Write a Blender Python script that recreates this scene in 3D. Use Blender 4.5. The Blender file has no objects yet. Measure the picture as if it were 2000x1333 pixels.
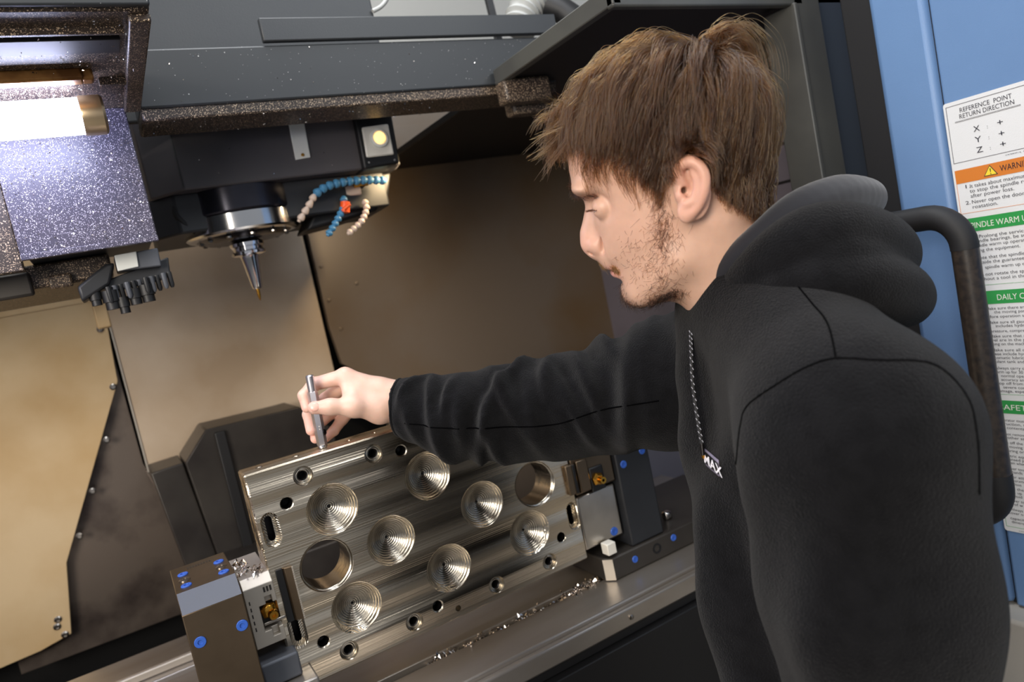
import bpy, bmesh, math, random
import numpy as np
from mathutils import Vector, Matrix

SC = bpy.context.scene
COL = SC.collection
RNG = np.random.default_rng(7)
random.seed(7)

# ------------------------------------------------------------------ camera, world, lights, exposure
cam_d = bpy.data.cameras.new('camera')
cam_d.sensor_width = 36.0
cam_d.lens = 25.385
cam_d.clip_start = 0.02
cam_d.clip_end = 60
cam_d.dof.use_dof = True
cam_d.dof.focus_distance = 0.85
cam_d.dof.aperture_fstop = 5.0
cam = bpy.data.objects.new('camera', cam_d)
COL.objects.link(cam)
cam.matrix_world = Matrix(((0.85043, 0.22567, -0.47523, 0.0),
                           (-0.48465, -0.01533, -0.87457, 0.0),
                           (-0.20465, 0.97408, 0.09633, 1.45),
                           (0, 0, 0, 1)))
SC.camera = cam

world = bpy.data.worlds.new('workshop')
SC.world = world
world.use_nodes = True
bg = world.node_tree.nodes['Background']
bg.inputs[0].default_value = (0.80, 0.84, 0.92, 1)
bg.inputs[1].default_value = 0.34

def area(name, loc, target, size, power, col, size_y=None):
    d = bpy.data.lights.new(name, 'AREA')
    d.energy = power
    d.color = col
    d.size = size
    if size_y:
        d.shape = 'RECTANGLE'
        d.size_y = size_y
    o = bpy.data.objects.new(name, d)
    COL.objects.link(o)
    o.location = loc
    o.rotation_euler = (Vector(target) - Vector(loc)).to_track_quat('-Z', 'Y').to_euler()
    return o

# workshop ceiling luminaires in the hall the machine stands in, and added fill lights
area('hall_light_over_operator', (-0.75, -0.55, 2.75), (0.45, 0.8, 1.3), 1.5, 9, (1.0, 0.97, 0.93), 0.9)
area('back_wall_fill_light', (-1.7, -0.7, 2.0), (0.2, 1.7, 1.25), 1.3, 60, (1.0, 0.91, 0.80), 0.9)  # added fill, not a hall luminaire: brightens the enclosure's back walls
area('hall_light_over_machine', (0.30, 0.75, 3.5), (0.40, 1.0, 1.2), 1.0, 34, (0.95, 0.97, 1.0), 1.0)
area('hall_light_behind_operator', (1.6, -1.3, 3.2), (0.9, 0.6, 1.2), 1.6, 24, (0.92, 0.96, 1.0), 0.5)
area('ceiling_fill_light', (0.9, 3.2, 3.4), (0.9, 3.2, 4.5), 2.0, 60, (1.0, 1.0, 1.0), 1.0)  # added uplight, aimed up to whiten the ceiling seen through the roof opening

vs = SC.view_settings
SC.display_settings.display_device = 'sRGB'
vs.view_transform = 'Standard'
vs.look = 'None'
vs.exposure = 0.25
vs.gamma = 1.0
vs.use_curve_mapping = False

# ------------------------------------------------------------------ material helpers
def lin(r, g, b):
    f = lambda c: ((c/255)/12.92 if c/255 <= 0.04045 else (((c/255)+0.055)/1.055)**2.4)
    return (f(r), f(g), f(b), 1)

MATS = {}
def mat(name, col, rough=0.5, metal=0.0, spec=0.5, col2=None, nscale=8.0, ndetail=4.0, nlo=0.4, nhi=0.65, nstretch=(1, 1, 1),
        bump=0.0, bscale=200.0, bdist=0.001, bstretch=(1, 1, 1), rough2=None, sheen=0.0, coat=0.0, emit=None, estr=0.0, aniso=0.0):
    m = bpy.data.materials.new(name)
    m.use_nodes = True
    nt = m.node_tree
    p = nt.nodes['Principled BSDF']
    p.inputs['Base Color'].default_value = col
    p.inputs['Roughness'].default_value = rough
    p.inputs['Metallic'].default_value = metal
    p.inputs['Specular IOR Level'].default_value = spec
    if sheen:
        p.inputs['Sheen Weight'].default_value = sheen
        p.inputs['Sheen Roughness'].default_value = 0.5
    if coat:
        p.inputs['Coat Weight'].default_value = coat
        p.inputs['Coat Roughness'].default_value = 0.15
    if aniso:
        p.inputs['Anisotropic'].default_value = aniso
    if emit:
        p.inputs['Emission Color'].default_value = emit
        p.inputs['Emission Strength'].default_value = estr
    tc = nt.nodes.new('ShaderNodeTexCoord')
    if col2 or rough2 is not None:
        mp = nt.nodes.new('ShaderNodeMapping')
        mp.inputs['Scale'].default_value = nstretch
        nt.links.new(tc.outputs['Object'], mp.inputs['Vector'])
        n = nt.nodes.new('ShaderNodeTexNoise')
        n.inputs['Scale'].default_value = nscale
        n.inputs['Detail'].default_value = ndetail
        nt.links.new(mp.outputs[0], n.inputs['Vector'])
        r = nt.nodes.new('ShaderNodeMapRange')
        r.inputs['From Min'].default_value = nlo
        r.inputs['From Max'].default_value = nhi
        nt.links.new(n.outputs['Fac'], r.inputs['Value'])
        if col2:
            mx = nt.nodes.new('ShaderNodeMix')
            mx.data_type = 'RGBA'
            mx.inputs[6].default_value = col
            mx.inputs[7].default_value = col2
            nt.links.new(r.outputs[0], mx.inputs[0])
            nt.links.new(mx.outputs[2], p.inputs['Base Color'])
        if rough2 is not None:
            r2 = nt.nodes.new('ShaderNodeMapRange')
            r2.inputs['To Min'].default_value = rough
            r2.inputs['To Max'].default_value = rough2
            nt.links.new(r.outputs[0], r2.inputs['Value'])
            nt.links.new(r2.outputs[0], p.inputs['Roughness'])
    if bump:
        mp = nt.nodes.new('ShaderNodeMapping')
        mp.inputs['Scale'].default_value = bstretch
        nt.links.new(tc.outputs['Object'], mp.inputs['Vector'])
        n = nt.nodes.new('ShaderNodeTexNoise')
        n.inputs['Scale'].default_value = bscale
        n.inputs['Detail'].default_value = 3
        nt.links.new(mp.outputs[0], n.inputs['Vector'])
        b = nt.nodes.new('ShaderNodeBump')
        b.inputs['Strength'].default_value = bump
        b.inputs['Distance'].default_value = bdist
        nt.links.new(n.outputs['Fac'], b.inputs['Height'])
        nt.links.new(b.outputs[0], p.inputs['Normal'])
    MATS[name] = m
    return m

def speckle(name, col, chipcol, scale, thr, rough=0.5, metal=0.0, col2=None):
    """painted or oily surface dusted with fine bright metal chips"""
    m = mat(name, col, rough, metal, col2=col2, nscale=6)
    nt = m.node_tree
    p = nt.nodes['Principled BSDF']
    tc = nt.nodes.new('ShaderNodeTexCoord')
    fac = None
    for k, (s, t) in enumerate(((scale, thr), (scale*0.45, thr*0.7))):
        v = nt.nodes.new('ShaderNodeTexVoronoi')
        v.inputs['Scale'].default_value = s
        nt.links.new(tc.outputs['Object'], v.inputs['Vector'])
        # random chip size per cell, many cells empty
        sep = nt.nodes.new('ShaderNodeSeparateColor')
        nt.links.new(v.outputs['Color'], sep.inputs[0])
        mul = nt.nodes.new('ShaderNodeMath'); mul.operation = 'MULTIPLY'
        mul.inputs[1].default_value = t
        nt.links.new(sep.outputs[0], mul.inputs[0])
        lt = nt.nodes.new('ShaderNodeMath'); lt.operation = 'LESS_THAN'
        nt.links.new(v.outputs['Distance'], lt.inputs[0])
        nt.links.new(mul.outputs[0], lt.inputs[1])
        if fac is None:
            fac = lt.outputs[0]
        else:
            mxn = nt.nodes.new('ShaderNodeMath'); mxn.operation = 'MAXIMUM'
            nt.links.new(fac, mxn.inputs[0]); nt.links.new(lt.outputs[0], mxn.inputs[1])
            fac = mxn.outputs[0]
    mx = nt.nodes.new('ShaderNodeMix'); mx.data_type = 'RGBA'
    if p.inputs['Base Color'].is_linked:
        nt.links.new(p.inputs['Base Color'].links[0].from_socket, mx.inputs[6])
    else:
        mx.inputs[6].default_value = col
    mx.inputs[7].default_value = chipcol
    nt.links.new(fac, mx.inputs[0])
    nt.links.new(mx.outputs[2], p.inputs['Base Color'])
    return m

# ------------------------------------------------------------------ geometry helpers
def link(name, me, m=None, parent=None, smooth=False, smooth_angle=None):
    o = bpy.data.objects.new(name, me)
    COL.objects.link(o)
    if m is not None:
        for mm in (m if isinstance(m, (list, tuple)) else [m]):
            me.materials.append(MATS[mm] if isinstance(mm, str) else mm)
    if smooth:
        me.polygons.foreach_set('use_smooth', [True]*len(me.polygons))
        if smooth_angle:
            me.set_sharp_from_angle(angle=math.radians(smooth_angle))
    if parent is not None:
        o.parent = parent
        o.matrix_parent_inverse = Matrix.Translation(-Vector(parent.location)) if parent.type == 'EMPTY' else Matrix.Identity(4)
    me.update()
    return o

def empty(name, loc, label, cat, group=None):
    o = bpy.data.objects.new(name, None)
    o.location = loc
    o.empty_display_size = 0.05
    COL.objects.link(o)
    tag(o, label, cat, group)
    return o

def tag(o, label=None, cat=None, group=None, kind=None):
    if label: o['label'] = label
    if cat: o['category'] = cat
    if group: o['group'] = group
    if kind: o['kind'] = kind
    return o

def bm_obj(name, bm, m, parent=None, bevel=0.0, smooth=False, ang=35, segs=2):
    bmesh.ops.recalc_face_normals(bm, faces=bm.faces)
    me = bpy.data.meshes.new(name)
    bm.to_mesh(me); bm.free()
    o = link(name, me, m, parent, smooth or bevel > 0, ang if (smooth or bevel > 0) else None)
    if bevel > 0:
        b = o.modifiers.new('edge', 'BEVEL')
        b.width = bevel; b.segments = segs; b.limit_method = 'ANGLE'; b.angle_limit = math.radians(35)
        b.harden_normals = False
    return o

def bbox(bm, lo, hi):
    x0, y0, z0 = lo; x1, y1, z1 = hi
    vs_ = [bm.verts.new(p) for p in ((x0,y0,z0),(x1,y0,z0),(x1,y1,z0),(x0,y1,z0),(x0,y0,z1),(x1,y0,z1),(x1,y1,z1),(x0,y1,z1))]
    for f in ((3,2,1,0),(4,5,6,7),(0,1,5,4),(1,2,6,5),(2,3,7,6),(3,0,4,7)):
        bm.faces.new([vs_[i] for i in f])

def box(name, lo, hi, m, parent=None, bevel=0.0015):
    bm = bmesh.new(); bbox(bm, lo, hi)
    return bm_obj(name, bm, m, parent, bevel)

def prism(bm, pts, axis, a, b):
    """extrude polygon pts (2D) along axis 'x','y','z' from a to b; 2D coords are the other two axes in order"""
    def mk(p, t):
        if axis == 'x': return (t, p[0], p[1])
        if axis == 'y': return (p[0], t, p[1])
        return (p[0], p[1], t)
    A = [bm.verts.new(mk(p, a)) for p in pts]
    B = [bm.verts.new(mk(p, b)) for p in pts]
    n = len(pts)
    bm.faces.new(A); bm.faces.new(B[::-1])
    for i in range(n):
        bm.faces.new((A[i], B[i], B[(i+1) % n], A[(i+1) % n]))

def prism_obj(name, pts, axis, a, b, m, parent=None, bevel=0.0015):
    bm = bmesh.new(); prism(bm, pts, axis, a, b)
    return bm_obj(name, bm, m, parent, bevel)

def frame_of(d):
    d = Vector(d).normalized()
    u = d.orthogonal().normalized()
    return u, d.cross(u), d

def lathe(bm, prof, origin, axis=(0, 0, 1), seg=32, caps=True):
    """prof: list of (radius, t along axis)"""
    u, v, d = frame_of(axis)
    o = Vector(origin)
    rings = []
    for r, t in prof:
        rings.append([bm.verts.new(o + d*t + (u*math.cos(2*math.pi*i/seg) + v*math.sin(2*math.pi*i/seg))*max(r, 1e-5)) for i in range(seg)])
    for a, b in zip(rings[:-1], rings[1:]):
        for i in range(seg):
            bm.faces.new((a[i], a[(i+1) % seg], b[(i+1) % seg], b[i]))
    if caps:
        bm.faces.new(rings[0][::-1]); bm.faces.new(rings[-1])

def lathe_obj(name, prof, origin, axis, m, parent=None, seg=32, ang=30):
    bm = bmesh.new(); lathe(bm, prof, origin, axis, seg)
    return bm_obj(name, bm, m, parent, 0, True, ang)

def catmull(P, n=8, closed=False):
    P = [np.array(p, float) for p in P]
    out = []
    N = len(P)
    for i in range(N if closed else N-1):
        p1, p2 = P[i], P[(i+1) % N]
        p0 = P[(i-1) % N] if (closed or i > 0) else 2*p1-p2
        p3 = P[(i+2) % N] if (closed or i+2 < N) else 2*p2-p1
        for t in np.linspace(0, 1, n, endpoint=False):
            out.append(0.5*((2*p1) + (-p0+p2)*t + (2*p0-5*p1+4*p2-p3)*t*t + (-p0+3*p1-3*p2+p3)*t**3))
    if not closed: out.append(P[-1])
    return out

def tube(bm, pts, rad, seg=12, cap=True):
    pts = [Vector(p) for p in pts]
    n = len(pts)
    rad = rad if hasattr(rad, '__len__') else [rad]*n
    up = None
    rings = []
    for i, p in enumerate(pts):
        d = (pts[min(i+1, n-1)] - pts[max(i-1, 0)]).normalized()
        if up is None:
            up = d.orthogonal().normalized()
        up = (up - d*up.dot(d)).normalized()
        v = d.cross(up)
        rings.append([bm.verts.new(p + (up*math.cos(2*math.pi*k/seg) + v*math.sin(2*math.pi*k/seg))*rad[i]) for k in range(seg)])
    for a, b in zip(rings[:-1], rings[1:]):
        for k in range(seg):
            bm.faces.new((a[k], a[(k+1) % seg], b[(k+1) % seg], b[k]))
    if cap:
        bm.faces.new(rings[0][::-1]); bm.faces.new(rings[-1])

def tube_obj(name, pts, rad, m, parent=None, seg=12):
    bm = bmesh.new(); tube(bm, pts, rad, seg)
    return bm_obj(name, bm, m, parent, 0, True, 50)

# ------------------------------------------------------------------ materials
mat('beam_paint', lin(54, 57, 60), 0.42, 0.0, col2=lin(50, 53, 57), nscale=5, bump=0.15, bscale=500)
mat('dark_paint', lin(38, 40, 44), 0.5, col2=lin(28, 29, 32), nscale=6)
mat('black', lin(14, 14, 16), 0.5)
mat('rubber', lin(20, 20, 22), 0.65)
mat('frame_paint', lin(78, 78, 74), 0.42, col2=lin(66, 66, 64), nscale=7, bump=0.1, bscale=400)
mat('slate_paint', lin(52, 60, 72), 0.4)
mat('blue_paint', lin(106, 140, 184), 0.42, col2=lin(99, 132, 176), nscale=3, bump=0.25, bscale=900)
speckle('dusty_roof', lin(58, 46, 38), lin(215, 190, 160), 700, 0.42, 0.45, col2=lin(44, 36, 31))
speckle('dusty_cover', lin(64, 60, 72), lin(235, 230, 240), 820, 0.36, 0.4, col2=lin(56, 54, 70))
speckle('dusty_beam', lin(52, 55, 58), lin(190, 190, 190), 170, 0.10, 0.42)
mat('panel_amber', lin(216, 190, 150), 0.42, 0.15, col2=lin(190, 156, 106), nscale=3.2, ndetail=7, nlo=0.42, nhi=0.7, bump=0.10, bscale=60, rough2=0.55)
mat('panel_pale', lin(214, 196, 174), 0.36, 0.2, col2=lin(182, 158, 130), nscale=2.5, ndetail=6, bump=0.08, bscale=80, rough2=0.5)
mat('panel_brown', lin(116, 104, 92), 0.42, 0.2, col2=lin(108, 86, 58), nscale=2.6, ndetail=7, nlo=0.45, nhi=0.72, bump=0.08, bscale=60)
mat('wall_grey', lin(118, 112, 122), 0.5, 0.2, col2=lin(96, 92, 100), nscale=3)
mat('chute_steel', lin(120, 108, 98), 0.34, 0.6, col2=lin(60, 50, 48), nscale=5, ndetail=8, nlo=0.45, nhi=0.62, bump=0.1, bscale=50)
mat('trap_dark', lin(66, 62, 58), 0.4, 0.5, col2=lin(48, 44, 42), nscale=7)
mat('table_steel', lin(172, 166, 160), 0.32, 0.8, col2=lin(140, 128, 112), nscale=6, ndetail=6, nstretch=(0.3, 1, 1), rough2=0.42, bump=0.06, bscale=120, bstretch=(.05, 1, 1))
mat('steel', lin(190, 184, 176), 0.28, 1.0, col2=lin(165, 158, 150), nscale=12, bump=0.05, bscale=300)
mat('steel_light', lin(190, 182, 170), 0.5, 0.7)
mat('bronze_steel', lin(112, 96, 78), 0.34, 0.85, col2=lin(92, 78, 62), nscale=9, ndetail=6, bump=0.04, bscale=400)
mat('grey_steel', lin(92, 95, 102), 0.6, 0.5, bump=0.06, bscale=500)
mat('chrome', lin(225, 225, 228), 0.10, 1.0)
mat('spindle_steel', lin(205, 205, 205), 0.16, 1.0)
mat('spindle_dark', lin(52, 52, 60), 0.22, 0.7)
mat('brass', lin(205, 150, 60), 0.22, 1.0)
mat('blue_plug', lin(48, 90, 178), 0.4)
mat('head_paint', lin(86, 82, 84), 0.45, col2=lin(74, 72, 76), nscale=6)
mat('blue_hose', lin(70, 130, 170), 0.45)
mat('pale_hose', lin(205, 185, 170), 0.4)
mat('orange_valve', lin(240, 90, 30), 0.4)
mat('grey_hose', lin(178, 180, 178), 0.4)
mat('white_strip', lin(226, 229, 225), 0.45)
mat('white_plastic', lin(222, 218, 208), 0.4)
mat('lamp_glass', lin(240, 244, 255), 0.2, emit=(0.66, 0.70, 1.0, 1), estr=26.0)
mat('led_warm', lin(255, 200, 110), 0.3, emit=(1.0, 0.62, 0.22, 1), estr=1.6)
mat('copper_tape', lin(176, 128, 72), 0.35, 0.6, col2=lin(110, 72, 36), nscale=30, ndetail=6)
mat('nickel_band', lin(200, 178, 145), 0.32, 0.85)
mat('chip_metal', lin(235, 228, 222), 0.12, 1.0)
mat('machine_base_grey', lin(168, 164, 156), 0.6)
mat('hall_floor', lin(120, 118, 114), 0.6, col2=lin(104, 102, 98), nscale=3)
mat('hall_white', lin(236, 236, 232), 0.7)
mat('label_white', lin(222, 224, 226), 0.4, bump=0.25, bscale=700)
mat('label_green', lin(48, 150, 76), 0.45)
mat('label_orange', lin(208, 122, 44), 0.45)
mat('label_yellow', lin(240, 214, 60), 0.45)
mat('ink', lin(26, 26, 44), 0.5)
mat('ink_white', lin(226, 230, 220), 0.5)
mat('tool_steel', lin(200, 196, 200), 0.28, 0.9)
mat('tool_dark', lin(40, 38, 38), 0.3, 0.8)

def plate_material():
    m = mat('milled_aluminium', lin(216, 202, 180), 0.2, 1.0)
    nt = m.node_tree; p = nt.nodes['Principled BSDF']
    tc = nt.nodes.new('ShaderNodeTexCoord')
    def noise(scale, stretch, detail=3):
        mp = nt.nodes.new('ShaderNodeMapping'); mp.inputs['Scale'].default_value = stretch
        nt.links.new(tc.outputs['Object'], mp.inputs['Vector'])
        n = nt.nodes.new('ShaderNodeTexNoise'); n.inputs['Scale'].default_value = scale; n.inputs['Detail'].default_value = detail
        nt.links.new(mp.outputs[0], n.inputs['Vector'])
        return n.outputs['Fac']
    # milling passes run along the plate: broad passes and fine lines, all stretched along X
    broad = noise(34, (0.010, 1, 1), 0)
    fine0 = noise(420, (0.006, 1, 1), 2)
    fm = nt.nodes.new('ShaderNodeMath'); fm.operation = 'MULTIPLY'; fm.inputs[1].default_value = 0.40
    nt.links.new(fine0, fm.inputs[0]); fine = fm.outputs[0]
    add = nt.nodes.new('ShaderNodeMath'); add.operation = 'MULTIPLY_ADD'
    nt.links.new(broad, add.inputs[0]); add.inputs[1].default_value = 8.5
    nt.links.new(fine, add.inputs[2])
    b = nt.nodes.new('ShaderNodeBump'); b.inputs['Strength'].default_value = 0.9; b.inputs['Distance'].default_value = 0.0022
    nt.links.new(add.outputs[0], b.inputs['Height'])
    nt.links.new(b.outputs[0], p.inputs['Normal'])
    r = nt.nodes.new('ShaderNodeMapRange'); r.inputs['From Min'].default_value = 0.35; r.inputs['From Max'].default_value = 0.65
    r.inputs['To Min'].default_value = 0.16; r.inputs['To Max'].default_value = 0.34
    nt.links.new(noise(30, (0.02, 1, 1), 2), r.inputs['Value'])
    nt.links.new(r.outputs[0], p.inputs['Roughness'])
plate_material()
def bore_material():
    m = mat('turned_bore', lin(190, 181, 166), 0.22, 1.0)
    nt = m.node_tree; p = nt.nodes['Principled BSDF']
    a = nt.nodes.new('ShaderNodeAttribute'); a.attribute_name = 'ring_radius'
    mul = nt.nodes.new('ShaderNodeMath'); mul.operation = 'MULTIPLY'; mul.inputs[1].default_value = 2200.0
    nt.links.new(a.outputs['Fac'], mul.inputs[0])
    tc = nt.nodes.new('ShaderNodeTexCoord')
    n = nt.nodes.new('ShaderNodeTexNoise'); n.inputs['Scale'].default_value = 60
    nt.links.new(tc.outputs['Object'], n.inputs['Vector'])
    ma = nt.nodes.new('ShaderNodeMath'); ma.operation = 'MULTIPLY_ADD'; ma.inputs[1].default_value = 5.0
    nt.links.new(n.outputs['Fac'], ma.inputs[0]); nt.links.new(mul.outputs[0], ma.inputs[2])
    s = nt.nodes.new('ShaderNodeMath'); s.operation = 'SINE'
    nt.links.new(ma.outputs[0], s.inputs[0])
    b = nt.nodes.new('ShaderNodeBump'); b.inputs['Strength'].default_value = 0.55; b.inputs['Distance'].default_value = 0.00035
    nt.links.new(s.outputs[0], b.inputs['Height']); nt.links.new(b.outputs[0], p.inputs['Normal'])
bore_material()


# ================================================================== SETTING: the machining centre's enclosure
def struct(o):
    o['kind'] = 'structure'
    return o

# hall floor and a white hall wall/ceiling piece seen through the roof opening
struct(box('floor', (-4, -3.5, -0.05), (5, 6, 0.0), 'hall_floor', bevel=0))
struct(box('ceiling', (-4, 1.6, 4.60), (5, 6, 4.65), 'hall_white', bevel=0))
struct(box('wall_hall', (-4, 5.95, 0.0), (5, 6.0, 4.6), 'hall_white', bevel=0))

# back sheet-metal panels of the work area, facing the operator
YB = 1.90
left_pts = [(-0.95, 0.80), (-0.28, 0.845), (-0.2183, 0.858), (-0.1915, 1.0154), (-0.0028, 1.3853), (0.0081, 1.5462), (0.012, 1.70), (-0.95, 1.70)]
wl = struct(prism_obj('wall_left', left_pts, 'y', YB, YB+0.012, 'panel_amber', bevel=0.001))
for px, pz in ((-0.015, 1.375), (-0.055, 1.26), (-0.108, 1.155), (-0.155, 1.065), (-0.235, 0.90), (-0.24, 0.885), (-0.23, 0.862), (-0.10, 1.61), (-0.01, 1.51)):
    lathe_obj('screw', [(0.0075, 0), (0.0075, 0.003), (0.0045, 0.005), (0.0045, 0.002), (0.0, 0.002)], (px, YB, pz), (0, -1, 0), 'steel', wl, 12)
prism_obj('seam_strip', [(-0.95, 1.575), (0.0, 1.575), (0.0, 1.581), (-0.95, 1.581)], 'y', YB-0.002, YB, 'panel_amber', wl, 0.0005)
wc = struct(box('wall_centre', (0.0095, YB+0.006, 1.16), (0.492, YB+0.020, 1.95), 'panel_pale', bevel=0.001))
box('edge_fold', (0.0085, YB+0.002, 1.16), (0.0125, YB+0.02, 1.95), 'steel_light', wc, 0.0008)
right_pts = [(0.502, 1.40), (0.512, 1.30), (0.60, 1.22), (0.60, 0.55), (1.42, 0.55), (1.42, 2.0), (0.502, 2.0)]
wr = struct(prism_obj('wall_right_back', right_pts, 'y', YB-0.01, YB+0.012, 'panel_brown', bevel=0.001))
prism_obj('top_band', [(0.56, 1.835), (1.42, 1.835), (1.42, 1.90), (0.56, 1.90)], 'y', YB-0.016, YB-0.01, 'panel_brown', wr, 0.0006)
for px, pz in ((0.517, 1.56), (0.517, 1.47), (0.53, 1.39), (0.60, 1.50)):
    lathe_obj('screw', [(0.005, 0), (0.005, 0.003), (0.0, 0.004)], (px, YB-0.01, pz), (0, -1, 0), 'panel_brown', wr, 12)
# dark gap behind the panels and the funnel-like chute between left and centre panels
struct(box('wall_back', (-1.2, 2.06, 0.2), (1.6, 2.08, 2.0), 'black', bevel=0))
bm = bmesh.new()
prism(bm, [(-0.33, 0.80), (0.115, 0.80), (0.055, 1.02), (0.0045, 1.18), (0.002, 1.50), (-0.06, 1.50), (-0.33, 1.0)], 'y', YB+0.03, YB+0.04)
ch = struct(bm_obj('wall_chute', bm, 'chute_steel', None, 0.001))
prism_obj('rib', [(0.005, 1.165), (0.020, 1.165), (0.085, 0.93), (0.068, 0.93)], 'y', YB+0.005, YB+0.03, 'chute_steel', ch, 0.001)
# lower hump in front of the centre panel
hump = [(0.0, 0.80), (0.0087, 1.1895), (0.0795, 1.189), (0.1345, 1.2473), (0.2942, 1.2426), (0.335, 1.2426), (0.40, 1.17), (0.40, 0.80)]
hp = struct(prism_obj('wall_hump', [(x*1.012, z) for x, z in hump[2:7]] + [(0.40, 0.80), (0.11, 0.80)], 'y', 1.70, 1.86, 'trap_dark', bevel=0.003))
box('rib', (0.150, 1.688, 0.85), (0.172, 1.70, 1.236), 'black', hp, 0.002)
struct(prism_obj('wall_hump_side', [(0.012, 1.185), (0.078, 1.188), (0.112, 0.80), (0.045, 0.80)], 'y', 1.72, 1.86, 'trap_dark', bevel=0.003))
struct(box('trim_sill', (0.05, 1.50, 0.90), (0.60, 1.70, 0.975), 'trap_dark', bevel=0.004))
# right inner side wall with folded seams
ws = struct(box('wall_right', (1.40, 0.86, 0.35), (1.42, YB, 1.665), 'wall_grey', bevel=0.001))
for z in (1.600, 1.515):
    box('seam_strip', (1.396, 0.86, z), (1.40, YB-0.01, z+0.006), 'black', ws, 0.0005)
struct(box('trim_roof_right', (1.36, 0.86, 1.665), (1.42, YB, 1.79), 'black', bevel=0.002))
struct(box('wall_outer_left', (-1.0, 0.82, 0.2), (-0.98, 2.06, 2.0), 'wall_grey', bevel=0))
mat('cover_pale', lin(176, 176, 190), 0.5)
struct(box('wall_side_cover', (1.085, 1.50, 0.765), (1.40, 1.512, 1.15), 'cover_pale', bevel=0.002))
struct(box('floor_tray', (-1.2, 0.93, 0.40), (1.42, 2.06, 0.44), 'black', bevel=0))

# roof of the enclosure: left part, right part with its folded lip, opening between them
rl = struct(box('ceiling_left', (-1.0, 0.82, 1.785), (0.113, 1.155, 1.835), 'dusty_roof', bevel=0.004))
box('front_face', (-1.0, 0.812, 1.787), (0.113, 0.82, 1.86), 'dusty_beam', rl, 0.002)
box('slot', (-1.0, 0.885, 1.780), (0.085, 0.925, 1.7855), 'black', rl, 0.001)
box('ridge', (-1.0, 0.862, 1.778), (0.088, 0.868, 1.786), 'dusty_roof', rl, 0.001)
box('rim', (0.092, 0.83, 1.777), (0.113, 1.15, 1.786), 'dusty_roof', rl, 0.002)
box('bracket', (0.062, 1.02, 1.776), (0.092, 1.028, 1.786), 'dusty_roof', rl, 0.001)
rr = struct(box('ceiling_right', (0.715, 0.815, 1.785), (1.42, 1.90, 1.80), 'black', bevel=0.002))
prism_obj('lip', [(0.80, 1.780), (1.150, 1.780), (1.150, 1.808), (0.80, 1.808)], 'x', 0.700, 0.716, 'frame_paint', rr, 0.002)
box('front_lip', (0.700, 0.80, 1.777), (1.10, 0.815, 1.84), 'frame_paint', rr, 0.003)
for x0, z0, x1, z1, y in ((0.70, 1.742, 0.80, 1.786, 1.12), (0.735, 1.730, 0.83, 1.77, 1.16)):
    box('cable_gland', (x0, y, z0), (x1, y+0.035, z1), 'dusty_roof', rr, 0.006)
struct(box('ceiling_back', (-1.0, 1.625, 1.96), (0.715, 2.06, 1.98), 'black', bevel=0))

# front frame, door leaf, blue front cover
struct(box('trim_post', (1.075, 0.80, 0.30), (1.142, 0.825, 1.84), 'frame_paint', bevel=0.004))
struct(box('trim_post_return', (1.071, 0.795, 0.30), (1.079, 0.86, 1.78), 'frame_paint', bevel=0.002))
struct(box('door_1', (1.14, 0.815, 0.30), (2.2, 0.83, 1.95), 'slate_paint', bevel=0.002))
wf = struct(box('wall_front_cover', (1.10, 0.20, 0.785), (1.60, 0.604, 1.98), 'blue_paint', bevel=0.004))
box('corner_fold', (1.098, 0.608, 0.785), (1.16, 0.692, 1.98), 'blue_paint', wf, 0.010)
box('seam_gap', (1.108, 0.600, 0.785), (1.16, 0.612, 1.98), 'black', wf, 0.001)
struct(box('trim_door_seal', (1.112, 0.692, 0.785), (1.16, 0.745, 1.98), 'rubber', bevel=0.003))
struct(box('wall_machine_base', (1.06, 0.10, 0.0), (1.70, 0.80, 0.782), 'machine_base_grey', bevel=0.006))
struct(box('wall_apron', (-1.2, 0.905, 0.0), (1.07, 0.925, 0.845), 'black', bevel=0.002))

# ------------------------------------------------------------------ upper machine parts seen through the roof opening
b = empty('crossbeam', (0.41, 1.2, 1.785), 'dark grey painted crossbeam spanning above the spindle head', 'machine beam')
box('beam_body', (0.1135, 1.156, 1.783), (0.84, 1.245, 1.867), 'dusty_beam', b, 0.003)
box('underside', (0.1135, 1.160, 1.766), (0.84, 1.25, 1.785), 'dusty_roof', b, 0.003)
box('ledge_strip', (0.3075, 1.150, 1.871), (0.86, 1.162, 1.907), 'beam_paint', b, 0.002)
dp = empty('upper_cover', (0.3, 1.30, 1.86), 'dark sheet cover rising behind the crossbeam', 'machine cover')
box('cover_sheet', (0.00, 1.285, 1.80), (0.555, 1.30, 2.35), 'beam_paint', dp, 0.003)
ho = empty('cover_hoop', (0.57, 1.30, 2.05), 'curved thin grey rim beside the dark upper cover', 'rim')
tube_obj('rim_tube', catmull([(0.5518, 1.2800, 1.9672), (0.5712, 1.2800, 1.9763), (0.5872, 1.2800, 1.9922), (0.5979, 1.2800, 2.0156)], 6), 0.004, 'grey_hose', ho, 8)
st = empty('hall_upright', (0.85, 1.6, 2.1), 'dark upright bar in the gap above the crossbeam', 'bar')
prism_obj('bar', [(0.868, 1.90), (0.884, 1.90), (0.865, 2.30), (0.849, 2.30)], 'y', 1.38, 1.39, 'dark_paint', st, 0.001)
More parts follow.
